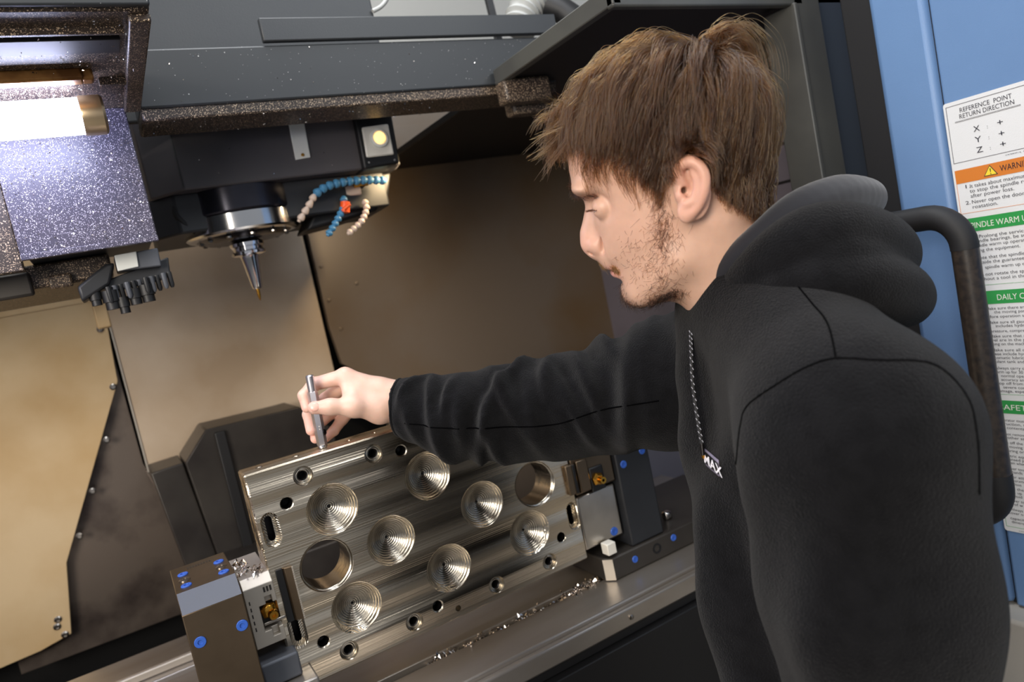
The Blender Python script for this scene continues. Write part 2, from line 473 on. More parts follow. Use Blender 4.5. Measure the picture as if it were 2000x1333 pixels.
# ribbed grey hose and its black end fitting
hs = empty('ribbed_hose', (0.9178, 1.3000, 1.9744), 'pale grey ribbed hose arching above the crossbeam', 'hose')
bm = bmesh.new()
path = catmull([(0.8721, 1.3000, 1.9328), (0.8928, 1.3000, 1.9661), (0.9224, 1.3000, 1.9934), (0.9599, 1.3000, 2.0190), (1.0128, 1.3000, 2.0389)], 14)
tube(bm, path, [0.033 + 0.0035*math.sin(i*math.pi*2/5.0) for i in range(len(path))], 24)
bm_obj('hose_body', bm, 'grey_hose', hs, 0, True, 60)
tube_obj('end_fitting', [(0.9446, 1.2700, 1.9703), (0.9581, 1.2500, 1.9515), (0.9719, 1.2400, 1.9285)], [0.03, 0.026, 0.03], 'black', hs, 16)

# ------------------------------------------------------------------ tube lamp under the roof
lp = empty('tube_lamp', (-0.2, 1.05, 1.785), 'glowing white tube work lamp with nickel end band under the roof', 'lamp')
lathe_obj('lamp_tube', [(0.0225, 0.0), (0.0225, 0.70)], (-0.665, 1.05, 1.7485), (1, 0, 0), 'lamp_glass', lp, 32)
lathe_obj('end_band', [(0.0235, 0.0), (0.0245, 0.002), (0.0245, 0.024), (0.022, 0.027), (0.0, 0.027)], (0.0345, 1.05, 1.7485), (1, 0, 0), 'nickel_band', lp, 32)
for k in range(7):
    x = -0.60 + k*0.088
    bm = bmesh.new()
    tube(bm, [(x+0.040*math.sin(a), 1.05-0.0232*math.cos(0.28+0.42*math.cos(a)), 1.7485+0.0232*math.sin(0.28+0.42*math.cos(a))) for a in np.linspace(-1.2, 1.2, 9)], 0.0005, 6)
    bm_obj('reflector_edge', bm, 'white_plastic', lp)
prism_obj('mounting_strip', [(0.982, 1.7865), (1.000, 1.7865), (1.000, 1.770), (0.982, 1.772)], 'x', -0.66, 0.045, 'copper_tape', lp, 0.003)
box('clip', (0.042, 0.985, 1.772), (0.056, 1.004, 1.786), 'copper_tape', lp, 0.003)

# magazine cover box lit by the lamp
mc = empty('magazine_cover', (0.01, 1.25, 1.60), 'chip-dusted metal cover box under the tube lamp', 'machine cover')
box('cover_front', (-0.074, 1.15, 1.598), (0.094, 1.165, 1.786), 'dusty_cover', mc, 0.002)
box('cover_body', (-0.070, 1.165, 1.602), (0.090, 1.33, 1.786), 'dark_paint', mc, 0.002)
box('bottom_lip', (-0.074, 1.146, 1.594), (0.094, 1.155, 1.602), 'dusty_cover', mc, 0.001)
ms = empty('magazine_side_cover', (-0.2, 1.25, 1.58), 'dark recessed cover left of the chip-dusted box', 'machine cover')
box('cover_sheet', (-0.90, 1.19, 1.585), (-0.076, 1.205, 1.786), 'dusty_roof', ms, 0.002)
lg = empty('magazine_ledge', (-0.2, 1.45, 1.55), 'grimy brown ledge below the magazine cover', 'ledge')
box('ledge_body', (-0.90, 1.26, 1.565), (0.03, 1.60, 1.600), 'dusty_roof', lg, 0.004)
box('hinge_block', (-0.18, 1.245, 1.555), (-0.075, 1.262, 1.590), 'trap_dark', lg, 0.004)
box('pipe_clip', (-0.055, 1.25, 1.560), (-0.025, 1.262, 1.580), 'dusty_roof', lg, 0.003)
box('corner_post', (-0.012, 1.55, 1.50), (0.012, 1.60, 1.57), 'panel_amber', lg, 0.003)

# tool changer gripper with its fingers
tg = empty('tool_gripper', (0.05, 1.25, 1.53), 'dark tool changer gripper with toothed fingers under the magazine cover', 'gripper')
Yg = 1.225
def gy(pts): return [(p[0], p[2]) for p in pts]
prism_obj('gripper_block', gy([(0.0344, 1.2000, 1.5885), (0.0942, 1.2000, 1.5906), (0.0934, 1.2000, 1.5628), (0.0345, 1.2000, 1.5657)]), 'y', 1.20, 1.25, 'grey_steel', tg, 0.002)
prism_obj('white_plate', gy([(0.0352, 1.1970, 1.5887), (0.0646, 1.1970, 1.5898), (0.0628, 1.1970, 1.5671), (0.0345, 1.1970, 1.5654)]), 'y', 1.197, 1.201, 'white_strip', tg, 0.001)
prism_obj('arm', gy([(-0.0209, 1.2000, 1.5535), (0.0217, 1.2000, 1.5794), (0.0337, 1.2000, 1.5795), (0.0207, 1.2000, 1.5493), (-0.0197, 1.2000, 1.5309)]), 'y', 1.205, 1.26, 'dark_paint', tg, 0.004)
prism_obj('plate', gy([(0.0192, 1.2000, 1.5572), (0.1065, 1.2000, 1.5761), (0.1032, 1.2000, 1.5469), (0.0773, 1.2000, 1.5423), (0.0285, 1.2000, 1.5394), (0.0110, 1.2000, 1.5360)]), 'y', 1.215, 1.235, 'dark_paint', tg, 0.002)
for i, (x, y) in enumerate(((210, 560), (222, 556), (240, 562), (252, 556), (262, 551), (274, 548), (284, 543), (296, 540), (308, 536), (318, 533), (328, 530))):
    c0 = np.array([(0.0167, 1.2000, 1.5463), (0.1012, 1.2000, 1.5535)])
    t = i/10.0
    p = c0[0]*(1-t) + c0[1]*t
    lathe_obj('finger', [(0.0038, 0), (0.0038, 0.020), (0.002, 0.024)], (p[0], 1.205 + 0.006*(i % 3), p[2]), (0.02, 0, -1), 'grey_steel' if i % 2 else 'dark_paint', tg, 10)
for (p, r, h) in (((-0.0017, 1.2000, 1.5386), 0.0085, 0.02), ((0.0178, 1.2000, 1.5370), 0.012, 0.028), ((0.0317, 1.2000, 1.5243), 0.0085, 0.024), ((0.0489, 1.2000, 1.5339), 0.010, 0.024), ((0.0662, 1.2000, 1.5367), 0.011, 0.026)):
    lathe_obj('tool_socket', [(r, 0), (r, h*0.6), (r*0.8, h*0.62), (r*0.8, h)], (p[0], 1.215, p[2]+0.004), (0, 0, -1), 'black', tg, 16)

# ------------------------------------------------------------------ spindle head
sh = empty('milling_spindle', (0.30, 1.45, 1.66), 'dark spindle head with chrome nose ring and tapered tool', 'spindle')
Yh = 1.34
def zz(z): return 1.45+(z-1.45)*Yh/1.45
def xx(x): return x*Yh/1.45
hd = [(xx(0.182), Yh), (0.565, Yh), (0.575, Yh+0.05), (0.575, 1.62), (0.105, 1.62), (0.118, Yh+0.055)]
bm = bmesh.new(); prism(bm, hd, 'z', zz(1.716), 1.96)
bm_obj('head_cover', bm, 'head_paint', sh, 0.003)
prism_obj('nose_block', [(0.150, Yh+0.035), (0.40, Yh+0.035), (0.55, Yh+0.06), (0.56, 1.60), (0.12, 1.60), (0.112, Yh+0.08)], 'z', 1.628, zz(1.718), 'dark_paint', sh, 0.004)
A0 = (0.2665, 1.45, 0.0)
def zl(name, prof, m, seg=64): lathe_obj(name, [(r, z) for r, z in prof], A0, (0, 0, 1), m, sh, seg)
zl('nose_collar', [(0.104, 1.652), (0.106, 1.655), (0.106, 1.70), (0.098, 1.712)], 'spindle_dark')
zl('nose_ring', [(0.090, 1.6165), (0.100, 1.6185), (0.1035, 1.622), (0.1035, 1.650), (0.101, 1.653)], 'spindle_steel')
zl('nose_face', [(0.060, 1.608), (0.070, 1.609), (0.088, 1.617)], 'spindle_dark')
zl('tool_flange', [(0.024, 1.578), (0.031, 1.581), (0.0315, 1.586), (0.028, 1.589), (0.028, 1.594), (0.0315, 1.597), (0.0315, 1.603), (0.026, 1.607)], 'chrome', 40)
zl('tool_holder', [(0.0075, 1.514), (0.0095, 1.518), (0.0165, 1.572), (0.019, 1.579)], 'chrome', 32)
zl('tool_bit', [(0.0008, 1.4915), (0.003, 1.500), (0.0035, 1.515)], 'brass', 16)
for k in range(12):
    a = 2*math.pi*k/12
    lathe_obj('bolt', [(0.0045, 0), (0.0045, 0.003), (0.003, 0.004)], (0.2665+0.079*math.cos(a), 1.45+0.079*math.sin(a), 1.613), (0, 0, -1), 'steel', sh, 8)
tube_obj('edge_highlight', [(0.182*Yh/1.45, Yh+0.001, 1.70), (0.182*Yh/1.45, Yh+0.001, 1.83)], 0.0012, 'beam_paint', sh, 6)
tube_obj('probe_cable', catmull([(0.155, 1.385, 1.69), (0.150, 1.38, 1.665), (0.160, 1.38, 1.645), (0.175, 1.385, 1.63)], 6), 0.006, 'rubber', sh, 10)
sp = empty('measuring_strip', (0.3793, 1.3380, 1.7689), 'pale vertical strip on the front of the spindle head', 'strip')
prism_obj('strip_body', gy([(0.3682, 1.3390, 1.8166), (0.3964, 1.3390, 1.8164), (0.3926, 1.3390, 1.7274), (0.3647, 1.3390, 1.7257)]), 'y', Yh-0.004, Yh, 'white_strip', sp, 0.0008)
lathe_obj('screw', [(0.003, 0), (0.003, 0.002)], ((0.3789, 1.3360, 1.7329)), (0, -1, 0), 'brass', sp, 10)
# small work light on the spindle head
wlp = empty('spindle_work_light', (0.5281, 1.3300, 1.7435), 'black boxed work light with round amber led beside the spindle head', 'lamp')
def yx(p): return (p[0], p[2])
prism_obj('housing', gy([(0.4889, 1.3250, 1.7931), (0.5648, 1.3250, 1.7941), (0.5598, 1.3250, 1.6966), (0.4853, 1.3250, 1.6921)]), 'y', 1.325, 1.385, 'black', wlp, 0.004)
prism_obj('face_plate', gy([(0.4966, 1.3220, 1.7695), (0.5510, 1.3220, 1.7718), (0.5497, 1.3220, 1.7128), (0.4933, 1.3220, 1.7128)]), 'y', 1.320, 1.326, 'white_plastic', wlp, 0.003)
lathe_obj('lens_ring', [(0.017, 0), (0.017, 0.006), (0.013, 0.007), (0.013, 0.004), (0, 0.004)], (0.5241, 1.3200, 1.7452), (0, -1, 0), 'white_strip', wlp, 24)
lathe_obj('led', [(0.0105, 0), (0.0105, 0.007), (0.006, 0.0095), (0, 0.010)], (0.5245, 1.3180, 1.7456), (0, -1, 0), 'led_warm', wlp, 20)
for p in ((0.4951, 1.3220, 1.7029), (0.5472, 1.3220, 1.7022)):
    lathe_obj('screw', [(0.002, 0), (0.002, 0.002)], p, (0, -1, 0), 'steel', wlp, 8)
d = bpy.data.lights.new('spindle_work_light_beam', 'SPOT'); d.energy = 4; d.color = (1.0, 0.74, 0.42); d.spot_size = math.radians(150); d.spot_blend = 0.8; d.shadow_soft_size = 0.02
o = bpy.data.objects.new('beam', d); COL.objects.link(o); o.location = (0.60, 1.345, 1.705); o.rotation_euler = (Vector((0.3, 1.9, 1.35)) - o.location).to_track_quat('-Z', 'Y').to_euler()

# coolant hoses of blue and pale beads
def bead_hose(name, label, pts, r, m, n, tip=None, tipm=None, ntip=0):
    e = empty(name, pts[0], label, 'hose')
    P = catmull(pts, 12)
    L = [0.0]
    for a, b_ in zip(P[:-1], P[1:]): L.append(L[-1]+float(np.linalg.norm(b_-a)))
    for k in range(n):
        s = L[-1]*(k+0.5)/n
        i = min(max(int(np.searchsorted(L, s)), 1), len(P)-1)
        d_ = P[i]-P[i-1]; d_ = d_/np.linalg.norm(d_)
        q = P[i-1] + d_*(s-L[i-1]); h = L[-1]/n*0.62
        is_tip = k >= n-ntip
        rr_ = r*(0.8 if is_tip else 1.0)
        lathe_obj('bead', [(rr_*0.55, -h), (rr_*0.8, -h*0.7), (rr_*1.1, -h*0.1), (rr_*1.05, h*0.3), (rr_*0.6, h*0.6), (rr_*0.5, h)], q, d_, tipm if is_tip else m, e, 14)
    return e
bead_hose('coolant_hose', 'blue segmented coolant hose arching to a pale nozzle beside the chrome ring',
          [(0.5384, 1.3700, 1.6737), (0.4964, 1.3600, 1.6777), (0.4586, 1.3550, 1.6782), (0.4212, 1.3500, 1.6749), (0.3918, 1.3500, 1.6632), (0.3739, 1.3500, 1.6445), (0.3509, 1.3600, 1.6188)], 0.0078, 'blue_hose', 15, tipm='pale_hose', ntip=4)
oh = bead_hose('coolant_hose', 'short blue segmented coolant hose with orange valve pointing down', [(0.4479, 1.3700, 1.6529), (0.4434, 1.3650, 1.6357), (0.4298, 1.3600, 1.6190), (0.4146, 1.3600, 1.6015), (0.3976, 1.3600, 1.5845)], 0.0065, 'blue_hose', 8)
lathe_obj('valve', [(0.006, -0.011), (0.009, -0.010), (0.009, 0.010), (0.006, 0.011)], (0.4437, 1.3620, 1.6322), (0.25, 0, 1), 'orange_valve', oh, 16)
tube_obj('valve_lever', [(0.4376, 1.3520, 1.6273), (0.4493, 1.3450, 1.6342)], [0.004, 0.003], 'orange_valve', oh, 8)
bead_hose('coolant_hose', 'pale segmented coolant nozzle hanging right of the orange valve', [(0.4912, 1.3800, 1.6420), (0.4898, 1.3750, 1.6251), (0.4748, 1.3700, 1.6041), (0.4584, 1.3700, 1.5925), (0.4404, 1.3700, 1.5822)], 0.0062, 'pale_hose', 8)
mf = empty('coolant_manifold', (0.4817, 1.3800, 1.6554), 'dark coolant manifold block with pale fitting under the spindle head', 'manifold')
prism_obj('block', gy([(0.4345, 1.4000, 1.6956), (0.5686, 1.4000, 1.6953), (0.5523, 1.4000, 1.6501), (0.5178, 1.4000, 1.6214), (0.4350, 1.4000, 1.6098), (0.3725, 1.4000, 1.6043)]), 'y', 1.40, 1.50, 'black', mf, 0.006)
box('fitting', (np.array((0.4521, 1.3850, 1.6653))-[0, 0.0, 0.010]).tolist(), (np.array((0.4924, 1.3850, 1.6672))+[0.0, 0.02, 0.010]).tolist(), 'pale_hose', mf, 0.004)
lathe_obj('nipple', [(0.006, 0), (0.006, 0.03), (0.004, 0.032)], (0.4774, 1.3850, 1.6752), (1, 0, 0.05), 'brass', mf, 12)


# ================================================================== TABLE, VISES AND PLATE
tb = empty('machine_table', (0.4, 1.1, 0.85), 'long oily steel machine table with a chip-filled slot', 'machine table')
box('table_slab', (-0.95, 1.032, 0.845), (1.05, 1.34, 0.90), 'table_steel', tb, 0.002)
box('front_rail', (-0.95, 0.925, 0.850), (1.05, 1.014, 0.90), 'table_steel', tb, 0.003)
box('slot_floor', (-0.95, 1.012, 0.846), (1.05, 1.034, 0.885), 'trap_dark', tb, 0.001)
box('front_lip', (-0.95, 0.912, 0.862), (1.05, 0.925, 0.894), 'table_steel', tb, 0.004)
box('apron_groove', (-0.95, 0.918, 0.846), (1.05, 0.926, 0.864), 'black', tb, 0.002)
lathe_obj('screw', [(0.004, 0), (0.004, 0.002), (0.002, 0.003)], (0.6023, 0.9120, 0.8775), (0, -1, 0), 'steel', tb, 10)
rk = empty('rear_way_cover', (-0.1, 1.5, 0.86), 'pale steel way cover rail behind the table at the lower left', 'way cover')
box('cover_slab', (-0.95, 1.42, 0.84), (0.35, 1.58, 0.875), 'table_steel', rk, 0.003)
box('raised_edge', (-0.95, 1.44, 0.875), (0.35, 1.452, 0.890), 'steel_light', rk, 0.003)
box('step', (-0.95, 1.35, 0.82), (0.35, 1.42, 0.862), 'table_steel', rk, 0.002)

# ---- the milled plate with its pockets
PX0, PX1, PY0, PY1, PZ0, PZ1 = 0.1105, 0.6005, 1.0, 1.053, 0.9534, 1.2585
domes = [(0.2115, 1.1775), (0.3575, 1.1780), (0.4335, 1.1068), (0.2822, 1.1052), (0.3585, 1.0322), (0.2125, 1.0318), (0.5035, 1.0345)]
thru = [(0.1865, 1.1052), (0.5305, 1.1068)]
cbore = [(0.1838, 1.2345), (0.2855, 1.2343), (0.1885, 0.9775), (0.2883, 0.9765), (0.428, 0.9767), (0.528, 0.9757), (0.43, 1.2343), (0.53, 1.2343)]
holes = [(0.1546, 1.2054), (0.3259, 1.2261), (0.1581, 1.0046), (0.3278, 0.984), (0.5587, 1.0061), (0.5587, 1.2054)]
small = [(0.3583, 0.9677)]
slots = [(0.1276, 1.1776), (0.1290, 1.0325), (0.5889, 1.0323), (0.5889, 1.1776)]

def bool_cut(me_a, bm_cut):
    """difference of two meshes through the boolean modifier"""
    a = bpy.data.objects.new('tmp_a', me_a); COL.objects.link(a)
    mb = bpy.data.meshes.new('tmp_b')
    bmesh.ops.recalc_face_normals(bm_cut, faces=bm_cut.faces)
    bm_cut.to_mesh(mb); bm_cut.free()
    b_ = bpy.data.objects.new('tmp_b', mb); COL.objects.link(b_)
    md = a.modifiers.new('cut', 'BOOLEAN'); md.object = b_; md.operation = 'DIFFERENCE'; md.solver = 'EXACT'; md.use_self = True
    dg = bpy.context.evaluated_depsgraph_get()
    dg.update()
    out = bpy.data.meshes.new_from_object(a.evaluated_get(dg))
    bpy.data.objects.remove(a); bpy.data.objects.remove(b_)
    return out

bm = bmesh.new()
bbox(bm, (PX0, PY0, PZ0), (PX1, PY1, PZ1))
bmesh.ops.recalc_face_normals(bm, faces=bm.faces)
bmesh.ops.bevel(bm, geom=list(bm.edges), offset=0.0022, segments=1, affect='EDGES')
me = bpy.data.meshes.new('plate_block'); bm.to_mesh(me); bm.free()
cut = bmesh.new()
FR = (0, 1, 0)
for (x, z) in domes:
    h, r = 0.0215, 0.0352
    R = (r*r+h*h)/(2*h)
    n = 14
    a0 = math.acos((R-h)/R)
    prof = [(r+0.004, -0.004), (r+0.0012, -0.0002), (r, 0.0012)]
    yc = h-R
    for k in range(n+1):
        a = a0*(1-k/n)
        prof.append((R*math.sin(a) if k < n else 0.0, yc + R*math.cos(a)))
    prof = [q for i, q in enumerate(prof) if i < 3 or q[1] > 0.0014]
    prof[-1] = (0.0022, prof[-1][1]); prof += [(0.0020, h+0.004), (0.0, h+0.005)]
    lathe(cut, prof, (x, PY0, z), FR, 56)
for (x, z) in thru:
    lathe(cut, [(0.0405, -0.004), (0.0372, 0.0), (0.0352, 0.0022), (0.0330, 0.0045), (0.0330, 0.07)], (x, PY0, z), FR, 56)
for (x, z) in cbore:
    lathe(cut, [(0.0170, -0.004), (0.0136, 0.0), (0.0126, 0.0010), (0.0126, 0.0045), (0.0068, 0.0046), (0.0056, 0.0060), (0.0056, 0.03), (0.0, 0.03)], (x, PY0, z), FR, 32)
for (x, z) in holes:
    lathe(cut, [(0.0120, -0.003), (0.0092, 0.0), (0.0075, 0.0016), (0.0075, 0.024), (0.0, 0.028)], (x, PY0, z), FR, 28)
for (x, z) in small:
    lathe(cut, [(0.0065, -0.002), (0.0046, 0.0), (0.0046, 0.02), (0.0, 0.021)], (x, PY0, z), FR, 20)
def stad(x, z, r, hl, n=10):
    return [(x+r*math.cos(a), z+hl+r*math.sin(a)) for a in np.linspace(0, math.pi, n)] + [(x+r*math.cos(a), z-hl+r*math.sin(a)) for a in np.linspace(math.pi, 2*math.pi, n)]
for (x, z) in slots:
    rings = []
    for r, y in ((0.0145, -0.003), (0.0115, 0.0), (0.0090, 0.0025), (0.0088, 0.010), (0.0048, 0.0102), (0.0048, 0.03)):
        rings.append([cut.verts.new((px, PY0+y, pz)) for px, pz in stad(x, z, r, 0.0125)])
    for a, b_ in zip(rings[:-1], rings[1:]):
        for i in range(len(a)):
            cut.faces.new((a[i], a[(i+1) % len(a)], b_[(i+1) % len(a)], b_[i]))
    cut.faces.new(rings[0]); cut.faces.new(rings[-1])
for x in (0.135, 0.185, 0.262, 0.30, 0.345, 0.45, 0.55):      # tapped holes along the top edge
    lathe(cut, [(0.0075, -0.002), (0.0055, 0.0), (0.0042, 0.001), (0.0042, 0.02), (0, 0.02)], (x, 1.027, PZ1), (0, 0, -1), 20)
me2 = bool_cut(me, cut)
me2.materials.clear()
me2.materials.append(MATS['milled_aluminium']); me2.materials.append(MATS['turned_bore']); me2.materials.append(MATS['tool_dark'])
for p in me2.polygons:
    c = p.center
    inside = c.y > PY0+0.0001 and PX0+0.003 < c.x < PX1-0.003 and PZ0+0.003 < c.z < PZ1-0.003 and c.y < PY1-0.0005
    p.material_index = 1 if inside else 0
    if inside and ((c.y > PY0+0.0052 and any(math.hypot(c.x-x, c.z-z) < 0.0066 for x, z in cbore)) or (c.y > PY0+0.0030 and any(math.hypot(c.x-x, c.z-z) < 0.0079 for x, z in holes)) or (c.y > PY0+0.0103 and any(abs(c.x-x) < 0.006 and abs(c.z-z) < 0.02 for x, z in slots)) or any(math.hypot(c.x-x, c.z-z) < 0.0024 for x, z in domes)):
        p.material_index = 2
    p.use_smooth = inside
me2.set_sharp_from_angle(angle=math.radians(32))
vco = np.zeros(len(me2.vertices)*3, np.float32); me2.vertices.foreach_get('co', vco); vco = vco.reshape(-1, 3)
rr0 = np.full(len(vco), 9.0)
for (x, z) in domes + thru + cbore + holes:
    rr0 = np.minimum(rr0, np.hypot(vco[:, 0]-x, vco[:, 2]-z))
ra_ = me2.attributes.new('ring_radius', 'FLOAT', 'POINT'); ra_.data.foreach_set('value', rr0.astype(np.float32))
pl = bpy.data.objects.new('milled_plate', me2); COL.objects.link(pl)
tag(pl, 'large milled aluminium plate with round pockets clamped upright between two vises', 'metal plate')

# ---- left vise tower
def plug(parent, p, axis, r=0.0085):
    lathe_obj('blue_plug', [(r, -0.001), (r, 0.0010), (r*0.92, 0.0016), (r*0.45, 0.0016), (r*0.42, 0.0004), (0.0, 0.0002)], p, axis, 'blue_plug', parent, 20)
vl = empty('vise_tower', (0.035, 1.0, 0.90), 'dark bronze vise tower with blue plugs left of the plate', 'vise')
prof = [(0.93, 0.90), (1.062, 0.90), (1.062, 1.154), (0.952, 1.154), (0.93, 1.134)]
bm = bmesh.new(); prism(bm, prof, 'x', 0.0, 0.0690)
bm_obj('tower_body', bm, ['bronze_steel'], vl, 0.0012)
prism_obj('chamfer_face', [(0.9297, 1.1342), (0.9517, 1.1543), (0.9520, 1.1535), (0.9305, 1.1336)], 'x', 0.0008, 0.0682, 'grey_steel', vl, 0)
for (x, z) in ((0.0118, 1.0965), (0.0600, 1.0965)):
    plug(vl, (x, 0.93, z), (0, -1, 0), 0.0068)
for x in (0.0135, 0.0575):
    for y in (0.972, 1.022):
        plug(vl, (x, y, 1.154), (0, 0, 1), 0.0065)
    lathe_obj('cap_screw', [(0.0068, -0.001), (0.0068, 0.0012), (0.005, 0.002), (0.0038, 0.002), (0.0036, -0.0005), (0, -0.0008)], (x, 0.997, 1.154), (0, 0, 1), 'steel', vl, 18)
for k in range(9):
    box('engraving', (0.020+0.0034*k, 1.040, 1.1538), (0.022+0.0034*k, 1.046, 1.1544), 'trap_dark', vl, 0)
jl = empty('vise_jaw', (0.09, 1.03, 1.035), 'bright steel jaw block with brass fitting at the plate\'s left end', 'vise jaw')
jaw_prof = [(0.985, 1.036), (1.10, 1.036), (1.10, 1.128), (0.997, 1.128), (0.985, 1.117)]
bm = bmesh.new(); prism(bm, jaw_prof, 'x', 0.0735, 0.112)
meJ = bpy.data.meshes.new('jaw'); bmesh.ops.recalc_face_normals(bm, faces=bm.faces); bm.to_mesh(meJ); bm.free()
cutj = bmesh.new()
bbox(cutj, (0.0885, 0.975, 1.0555), (0.125, 1.004, 1.0900))
bbox(cutj, (0.0975, 0.975, 1.088), (0.106, 0.995, 1.100)); bbox(cutj, (0.0975, 0.975, 1.046), (0.106, 0.995, 1.057))
meJ2 = bool_cut(meJ, cutj)
meJ2.materials.clear()
oj = link('jaw_body', meJ2, 'steel_light', jl)
bmm = oj.modifiers.new('edge', 'BEVEL'); bmm.width = 0.001; bmm.segments = 2; bmm.limit_method = 'ANGLE'
box('recess_back', (0.089, 1.0035, 1.056), (0.113, 1.006, 1.0895), 'black', jl, 0)
lathe_obj('brass_nut', [(0.0115, 0), (0.0115, 0.007), (0.009, 0.010), (0.007, 0.011)], (0.1005, 1.003, 1.0765), (0, -1, 0), 'brass', jl, 6)
lathe_obj('brass_nipple', [(0.007, 0.0), (0.007, 0.010), (0.0055, 0.013), (0.003, 0.013), (0.003, 0.008), (0, 0.008)], (0.1035, 0.998, 1.0715), (0, -1, 0), 'brass', jl, 20)
box('washer_plate', (0.0895, 0.990, 1.061), (0.118, 0.9925, 1.0645), 'steel', jl, 0.0008)
# serrated grip strip on the plate end
def grip(parent, x0, x1, z0, z1, flip):
    box('grip_back', (x0, 0.9965, z0), (x0+(x1-x0)*0.42, 0.9995, z1), 'black', parent, 0.0005)
    prism_obj('grip_strip', [(x0+(x1-x0)*0.40, 0.9992), (x1, 0.9992), (x1, 0.990), (x0+(x1-x0)*0.52, 0.994)], 'z', z0, z1, 'bronze_steel', parent, 0.0006)
    n = 24
    for k in range(n):
        z = z0+(z1-z0)*(k+0.5)/n
        bm = bmesh.new()
        h = (z1-z0)/n*0.42
        prism(bm, [(0.9890, z-h), (0.9890, z+h), (0.9925, z+h), (0.9925, z-h)], 'x', x1-0.0012, x1+0.0006)
        bm_obj('tooth', bm, 'steel_light', parent)
grip(jl, 0.1195, 0.1405, 1.050, 1.124, False)
box('lower_jaw', (0.0715, 0.975, 0.985), (0.120, 1.06, 1.018), 'grey_steel', jl, 0.003)
box('jaw_slide', (0.0715, 0.955, 0.92), (0.135, 1.06, 0.984), 'table_steel', jl, 0.003)
for k in range(5):
    box('engraving', (0.0775, 0.9845, 1.060+0.009*k), (0.0790, 0.9851, 1.065+0.009*k), 'trap_dark', jl, 0)
for k in range(3):
    box('engraving', (0.098+0.004*k, 0.9845, 1.106), (0.1005+0.004*k, 0.9851, 1.113), 'trap_dark', jl, 0)
bl = empty('vise_baseplate', (0.05, 1.0, 0.90), 'steel vise base plate under the left tower', 'vise base')
box('base_plate', (-0.05, 0.935, 0.9005), (-0.001, 1.14, 0.935), 'table_steel', bl, 0.003)

# ---- right vise tower
vr = empty('vise_tower', (0.72, 1.05, 0.94), 'black vise tower standing right of the plate behind the sleeve', 'vise')
box('tower_body', (0.690, 0.995, 0.9405), (0.762, 1.15, 1.175), 'dark_paint', vr, 0.003)
for (x, z) in ((0.704, 1.085), (0.748, 1.096)):
    plug(vr, (x, 0.995, z), (0, -1, 0), 0.0065)
jr = empty('vise_jaw', (0.645, 1.03, 0.96), 'reddish reflecting jaw block at the plate\'s right end', 'vise jaw')
box('jaw_body', (0.6045, 1.003, 1.060), (0.688, 1.09, 1.135), 'bronze_steel', jr, 0.003)
box('jaw_slide', (0.6045, 1.008, 0.962), (0.6865, 1.10, 1.056), 'steel', jr, 0.004)
box('clamp_plate', (0.612, 0.997, 1.063), (0.634, 1.004, 1.118), 'bronze_steel', jr, 0.002)
box('recess', (0.636, 0.999, 1.056), (0.664, 1.0035, 1.098), 'black', jr, 0.003)
lathe_obj('brass_nut', [(0.0115, 0), (0.0115, 0.006), (0.008, 0.010)], (0.6478, 1.0, 1.0775), (0, -1, 0), 'brass', jr, 6)
lathe_obj('brass_nipple', [(0.006, 0.0), (0.006, 0.015), (0.0025, 0.015), (0.0025, 0.01), (0, 0.01)], (0.6510, 1.0, 1.0755), (0, -1, 0), 'brass', jr, 16)
box('grip_strip', (0.5875, 0.9925, 1.068), (0.6065, 1.0, 1.118), 'bronze_steel', jr, 0.0015)
box('grip_back', (0.5995, 0.9905, 1.069), (0.6040, 0.9935, 1.117), 'black', jr, 0.0005)
plug(jr, (0.667, 1.008, 0.9745), (0, -1, 0), 0.0075)
box('stop_cube', (0.6320, 0.985, 0.948), (0.6500, 1.004, 0.968), 'white_plastic', jr, 0.0015)
br = empty('vise_baseplate', (0.75, 1.1, 0.90), 'dark chamfered vise base plate under the black tower', 'vise base')
bm = bmesh.new()
prism(bm, [(0.640, 0.989), (1.0, 0.989), (1.0, 1.20), (0.640, 1.20), (0.628, 1.10), (0.628, 1.002)], 'z', 0.9005, 0.940)
bm_obj('base_plate', bm, 'trap_dark', br, 0.003)
prism_obj('corner_face', [(0.6272, 1.0015), (0.6392, 0.9885), (0.6400, 0.9892), (0.6280, 1.0022)], 'z', 0.902, 0.9385, 'steel_light', br, 0)
for (x, z, rr_) in ((0.6850, 0.9215, 0.006), (0.775, 0.927, 0.006)):
    plug(br, (x, 0.989, z), (0, -1, 0), rr_)
lathe_obj('bolt_hole', [(0.009, -0.001), (0.009, 0.001), (0.006, 0.001), (0.006, -0.0008), (0, -0.0008)], (0.735, 0.989, 0.922), (0, -1, 0), 'black', br, 20)
plug(br, (0.77, 1.02, 0.940), (0, 0, 1), 0.006)
box('clamp_stud', (0.80, 1.03, 0.940), (0.816, 1.045, 0.955), 'chip_metal', br, 0.004)

